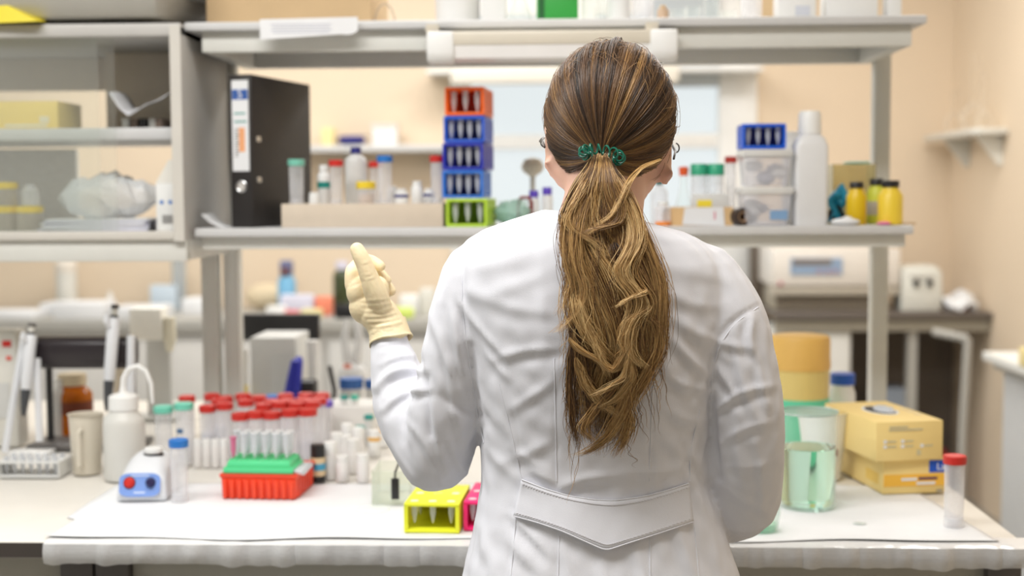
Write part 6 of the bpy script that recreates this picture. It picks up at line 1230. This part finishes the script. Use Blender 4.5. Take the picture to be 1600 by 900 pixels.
# --- hair swept back over the head to the tie
hc = np.array(HEADC); ax3 = np.array([AX, AY, AZ]); TIE = np.array(at(938, 243, 1.722)); td = (TIE - hc) / ax3; td /= np.linalg.norm(td)
S = 8600; K = 18
phi = rng.uniform(-math.pi, math.pi, S)                 # direction round the tie, 0 = straight up
e1 = np.array([0, 0, 1.0]) - td * td[2]; e1 /= np.linalg.norm(e1); e2 = np.cross(e1, td)     # e2: towards image right
if e2[0] < 0: e2 = -e2
aphi = np.abs(phi); amax = np.interp(aphi, [0, 0.7, 1.2, 1.6, 2.0, 2.4, 2.8, math.pi], [2.62, 2.48, 2.15, 1.55, 1.05, 0.62, 0.45, 0.42])
al = amax * np.where(rng.random(S) < 0.55, rng.uniform(0.9, 1.0, S), rng.uniform(0.25, 1.0, S) ** 0.6)
tt = np.linspace(0, 1, K)
lay = rng.random(S)
clump = lambda p, n, sd_: np.interp(p, np.linspace(-math.pi, math.pi, n), np.random.default_rng(sd_).normal(0, 1, n))
phic = phi + 0.045 * clump(phi, 60, 1) ; bulge = 0.5 + 0.5 * np.tanh(clump(phi, 90, 2))
A = al[:, None] * (1 - tt[None, :] ** 1.08)
phw = phic[:, None] + 0.03 * np.sin(tt[None, :] * 5 + rng.uniform(0, 6, S)[:, None]) * (1 - tt[None, :]) + rng.normal(0, 0.02, S)[:, None] * tt[None, :]
dirs = np.cos(A)[:, :, None] * td + np.sin(A)[:, :, None] * (np.cos(phw)[:, :, None] * e1 + np.sin(phw)[:, :, None] * e2)
rad = 1.005 + (0.035 * lay[:, None] + 0.028 * bulge[:, None]) * np.sin(np.clip(A / amax[:, None], 0, 1) * math.pi * 0.5 + 0.35) + 0.008 * rng.normal(0, 1, S)[:, None] * np.sin(tt * math.pi)[None, :]
crown = np.clip(dirs[:, :, 2], 0, 1) ** 6; rad += crown * 0.034 * np.clip(clump(phi, 40, 14), 0, 1.3)[:, None] * (1 - tt)[None, :]
paths = hc + dirs * ax3 * rad[:, :, None]
ringr = 0.016; tgt = TIE + (np.cos(phi)[:, None] * np.array([0, 0.2, 0.75]) + np.sin(phi)[:, None] * np.array([1.0, 0, 0])) * ringr * rng.uniform(0.5, 1, S)[:, None] + np.array([0, -0.006, 0])
bl_ = np.clip((tt - 0.72) / 0.28, 0, 1)[None, :, None] ** 1.5; paths = paths * (1 - bl_) + tgt[:, None, :] * bl_
tone = 0.32 + 0.17 * clump(phi, 70, 5) + 0.12 * clump(phi, 240, 6) + 0.07 * clump(phi, 700, 9) + 0.07 * rng.normal(0, 1, S)
tone2 = tone[:, None] + 0.10 * tt[None, :] + 0.05 * (np.abs(phi)[:, None] > 0.9)
hh_ = strands('hair', paths, np.full(S, 0.00048), tone2, person); hh_['label'] = 'brown hair combed back to the hair tie'
cap_ = B().ball(HEADC, (AX * 1.002, AY * 1.002, AZ * 1.002), 32, 24)
capv = []
b = B(); keep = []
for p in cap_.v:
    d = (np.array(p) - hc) / ax3; d /= np.linalg.norm(d); a_ = math.acos(max(-1, min(1, d @ td))); ph = math.atan2(d @ e2, d @ e1)
    keep.append(a_ < np.interp(abs(ph), [0, 0.7, 1.2, 1.6, 2.0, 2.4, 2.8, math.pi], [2.58, 2.44, 2.1, 1.5, 1.0, 0.58, 0.42, 0.4]))
o = B().add(cap_.v, [q for q in cap_.f if all(keep[i] for i in q)]).build('scalp_hair', mat('dark hair base', (74, 50, 32), 0.7, var=0.3, scale=120), person)
# loose short hairs over the crown and temples
S = 260; K = 9; ph = rng.normal(0, 0.9, S); a0 = rng.uniform(1.2, 2.1, S) ; tl = np.linspace(0, 1, K)
A = a0[:, None] - 0.35 * tl[None, :] * rng.uniform(0.3, 1.2, S)[:, None]; pw = ph[:, None] + rng.normal(0, 0.25, S)[:, None] * tl[None, :]
dirs = np.cos(A)[:, :, None] * td + np.sin(A)[:, :, None] * (np.cos(pw)[:, :, None] * e1 + np.sin(pw)[:, :, None] * e2)
paths = hc + dirs * ax3 * (1.045 + rng.uniform(0.0, 0.055, S)[:, None] * np.sin(tl * 2.6)[None, :])[:, :, None]
strands('loose_hair', paths, np.full(S, 0.00028), np.full(S, 0.45) + rng.normal(0, 0.12, S), person)
# --- ponytail
EN = np.array([(243, 916, 962), (262, 908, 968), (300, 886, 978), (340, 874, 992), (380, 876, 1012), (420, 880, 1032), (460, 882, 1041), (500, 885, 1041), (540, 888, 1035), (580, 887, 1026), (620, 888, 1006), (660, 892, 992), (690, 902, 984), (716, 914, 968)], float)
def back_y(px, py):
    h = surf(px, py); return h[0].y if h else 1.70
ykn = np.array([243, 262, 285, 320, 360, 400, 450, 500, 550, 600, 650, 700, 730]); yk_ = [1.718, 1.700, 1.690, 1.684, 1.676, 1.668, 1.662, 1.660, 1.662, 1.666, 1.672, 1.679, 1.683]
def pony_path(px, py, dep):      # px, py arrays; dep in -1 (towards the back) .. 1 (towards the viewer)
    yb = np.interp(py, ykn, yk_); th = np.interp(py, [243, 300, 420, 560, 680, 720], [0.012, 0.017, 0.019, 0.016, 0.010, 0.005]); Y = yb - dep * th
    d = np.stack([(px - 800) / FPX, (450 - py) / FPX, -np.ones_like(px)], -1) @ np.array(CAM_M.to_3x3()).T
    t = Y / d[..., 1]; return d * t[..., None] + np.array([0, 0, 1.457])
K = 46; allp, allr, allt = [], [], []
def lock(pxs, pys, deps, n, wpx, tone, rpx=None, tvar=0.15, r=0.00036, loose=1.0):
    """strands scattered round a centre path given in px, py, depth (K each)"""
    k = len(pxs); a = rng.uniform(0, 2 * math.pi, n); q = np.abs(rng.normal(0, 0.75, n)); tw = rng.normal(0, 1.8, n)
    s = np.linspace(0, 1, k); env = np.interp(s, [0, 0.12, 0.6, 0.92, 1], [0.22, 0.75, 1.05, 1.15, 1.3])
    ang = a[:, None] + tw[:, None] * s[None, :]; ox = np.cos(ang) * q[:, None] * wpx * env[None, :]; od = np.sin(ang) * q[:, None] * env[None, :] * 0.22
    fr = rng.normal(0, 1, (n, 3)); wob = (fr[:, :1] * np.sin(s * 9 + 1)[None] + fr[:, 1:2] * np.sin(s * 17 + 2)[None]) * 1.7 * loose
    fl_ = (rng.random(n) < 0.10 * loose); wob = wob * np.where(fl_, 3.2, 1)[:, None] * s[None, :] ** 0.7
    ln = rng.uniform(0.72, 1.04, n); ss = np.clip(s[None, :] * ln[:, None], 0, 1.04)
    cx_ = np.stack([np.interp(x, s, pxs) for x in ss]); cy_ = np.stack([np.interp(x, s, pys) for x in ss]); cd_ = np.stack([np.interp(x, s, deps) for x in ss])
    allp.append(pony_path(cx_ + ox + wob, cy_ + rng.normal(0, 1.5, n)[:, None], cd_ + od)); allr.append(np.full(n, r))
    allt.append((tone + rng.normal(0, tvar, n))[:, None] + np.zeros(k)[None, :] + 0.10 * s[None, :])
s = np.linspace(0, 1, K)
lr = np.random.default_rng(21)
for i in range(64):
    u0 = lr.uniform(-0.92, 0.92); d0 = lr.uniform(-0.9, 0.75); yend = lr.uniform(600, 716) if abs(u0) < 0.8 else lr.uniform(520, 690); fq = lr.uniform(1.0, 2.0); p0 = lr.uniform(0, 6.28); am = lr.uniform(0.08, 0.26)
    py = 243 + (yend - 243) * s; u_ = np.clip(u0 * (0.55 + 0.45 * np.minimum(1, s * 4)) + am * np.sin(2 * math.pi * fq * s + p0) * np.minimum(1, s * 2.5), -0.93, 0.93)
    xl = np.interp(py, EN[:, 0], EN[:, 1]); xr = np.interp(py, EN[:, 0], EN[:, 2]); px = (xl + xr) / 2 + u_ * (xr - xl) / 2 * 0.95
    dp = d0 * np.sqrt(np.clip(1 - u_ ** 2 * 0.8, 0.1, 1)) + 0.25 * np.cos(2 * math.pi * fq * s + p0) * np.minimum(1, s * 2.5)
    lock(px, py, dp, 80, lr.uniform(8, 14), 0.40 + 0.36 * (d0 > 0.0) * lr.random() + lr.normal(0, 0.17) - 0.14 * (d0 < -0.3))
def drawn(pts, n, w, tone, dep=0.95, loose=0.8, dd=None):     # a lock that the eye picks out, along a drawn path
    if pts[0][1] == 262: pts = [(938 + (pts[0][0] - 938) * 0.45, 247), (938 + (pts[0][0] - 938) * 0.9, 262)] + pts[1:]; dd = ([-0.9] + (dd if dd else [dep * 0.6, dep, dep, dep, dep]))
    P_ = np.array(pts, float); L = np.r_[0, np.cumsum(np.hypot(*np.diff(P_, axis=0).T))]; L /= L[-1]; k = 40; ss = np.linspace(0, 1, k); x = np.interp(ss, L, P_[:, 0]); y = np.interp(ss, L, P_[:, 1])
    for _ in range(10): x[1:-1] = (x[:-2] + 2 * x[1:-1] + x[2:]) / 4; y[1:-1] = (y[:-2] + 2 * y[1:-1] + y[2:]) / 4
    d = np.full(k, dep) if dd is None else np.interp(ss, np.linspace(0, 1, len(dd)), dd)
    x = np.interp(np.linspace(0, 1, K), ss, x); y = np.interp(np.linspace(0, 1, K), ss, y); d = np.interp(np.linspace(0, 1, K), ss, d); lock(x, y, d, int(n * 1.25) if n > 1 else 1, w * 1.25, tone * 1.06, loose=loose)
drawn([(925, 262), (900, 310), (884, 345), (890, 360), (925, 375), (950, 400)], 60, 5, .74, 1.0)
drawn([(930, 262), (905, 320), (895, 375), (900, 420), (918, 455), (912, 480), (890, 505), (872, 520)], 110, 9, .62, 1.05)
drawn([(915, 300), (878, 350), (884, 400), (897, 435), (888, 470), (872, 492)], 70, 6, .58, .9)
drawn([(905, 440), (903, 480), (915, 515), (940, 550), (962, 572)], 150, 11, .84, 1.2, dd=[.5, 1.1, 1.2, 1.0, .5])
drawn([(905, 470), (920, 520), (938, 560), (950, 590)], 50, 4, .92, 1.35)
drawn([(955, 265), (975, 330), (968, 350), (925, 358), (905, 372)], 70, 6, .55, 1.1)
drawn([(950, 262), (985, 320), (1000, 380), (962, 425), (985, 450), (1010, 465), (1008, 480), (990, 500), (982, 530), (985, 560)], 120, 10, .80, 1.2)
drawn([(1012, 455), (975, 470), (963, 480)], 30, 4, .85, 1.4)
drawn([(955, 262), (990, 330), (1022, 400), (1038, 450), (1036, 500), (1030, 545), (1015, 590)], 150, 8, .58, .75)
drawn([(945, 262), (965, 320), (1000, 400), (1022, 460), (1024, 520), (1010, 580), (995, 625)], 120, 9, .50, .7)
drawn([(1015, 480), (985, 500), (978, 535), (988, 560), (1008, 575)], 90, 8, .82, 1.2)
drawn([(1000, 490), (1030, 505), (1035, 545), (1005, 600), (975, 650)], 100, 9, .62, .9)
drawn([(890, 530), (905, 548), (935, 560), (960, 585), (985, 540), (990, 515)], 90, 6, .78, 1.25)
drawn([(985, 545), (975, 590), (945, 610), (925, 618)], 60, 4, .84, 1.35)
drawn([(900, 560), (915, 600), (940, 630), (965, 650)], 90, 7, .76, 1.15)
drawn([(985, 560), (990, 590), (965, 625), (925, 640)], 70, 5, .80, 1.25)
drawn([(990, 575), (975, 640), (955, 680), (925, 705), (905, 712)], 110, 9, .66, 1.0)
drawn([(975, 620), (985, 660), (975, 690), (962, 712)], 80, 8, .6, .9)
drawn([(893, 540), (890, 600), (895, 660), (903, 706)], 90, 6, .34, .5)
drawn([(965, 600), (930, 640), (908, 672), (930, 690)], 60, 6, .55, 1.1)
drawn([(935, 262), (940, 330), (932, 400), (928, 470), (945, 540), (955, 600)], 130, 12, .36, .7)
drawn([(960, 380), (975, 425), (960, 445), (968, 480)], 80, 9, .10, .75)      # dark locks, painting in the shade of the tail's hollows
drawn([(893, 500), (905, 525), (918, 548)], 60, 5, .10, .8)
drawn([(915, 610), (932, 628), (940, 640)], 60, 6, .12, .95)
# wisps joining the tail from behind the ear
drawn([(1032, 250), (1000, 262), (980, 285), (972, 305), (955, 340), (930, 352)], 46, 4, .72, 1.0, dd=[-1.5, -0.4, 1.0, 1.2, 1.2, 1.0])
# stray hairs beside the tail
for i in range(70):
    y0 = rng.uniform(400, 690); sd_ = rng.choice([-1, 1]); x0 = np.interp(y0, EN[:, 0], EN[:, 1 if sd_ < 0 else 2]) - sd_ * 6; ln_ = rng.uniform(30, 110)
    drawn([(x0, y0), (x0 + sd_ * rng.uniform(2, 14), y0 + ln_ * 0.5), (x0 + sd_ * rng.uniform(-2, 26), y0 + ln_)], 1, 1, .5, -.3)
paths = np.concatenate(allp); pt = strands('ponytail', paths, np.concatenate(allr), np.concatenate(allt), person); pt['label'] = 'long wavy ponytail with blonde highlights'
# --- spiral hair tie
q = []
for i in range(421):
    t_ = i / 420; a = 2 * math.pi * t_; c_ = np.array([0.0235 * math.cos(a), -0.009 * math.sin(a) - 0.004, 0.0065 * math.sin(a) - 0.004 * math.cos(a)]); a2 = 2 * math.pi * 15 * t_
    rdir = np.array([math.cos(a), -0.6 * math.sin(a), 0.3 * math.sin(a)]); q.append(tuple(TIE + np.array([0.0015, -0.012, 0.0]) + c_ + (rdir * math.cos(a2) + np.array([0, 0.25, 1.0]) * math.sin(a2)) * 0.0058))
B().tube(q, 0.00125, 6).build('hair_tie', mat('dark teal coil', (20, 104, 84), 0.3), person)
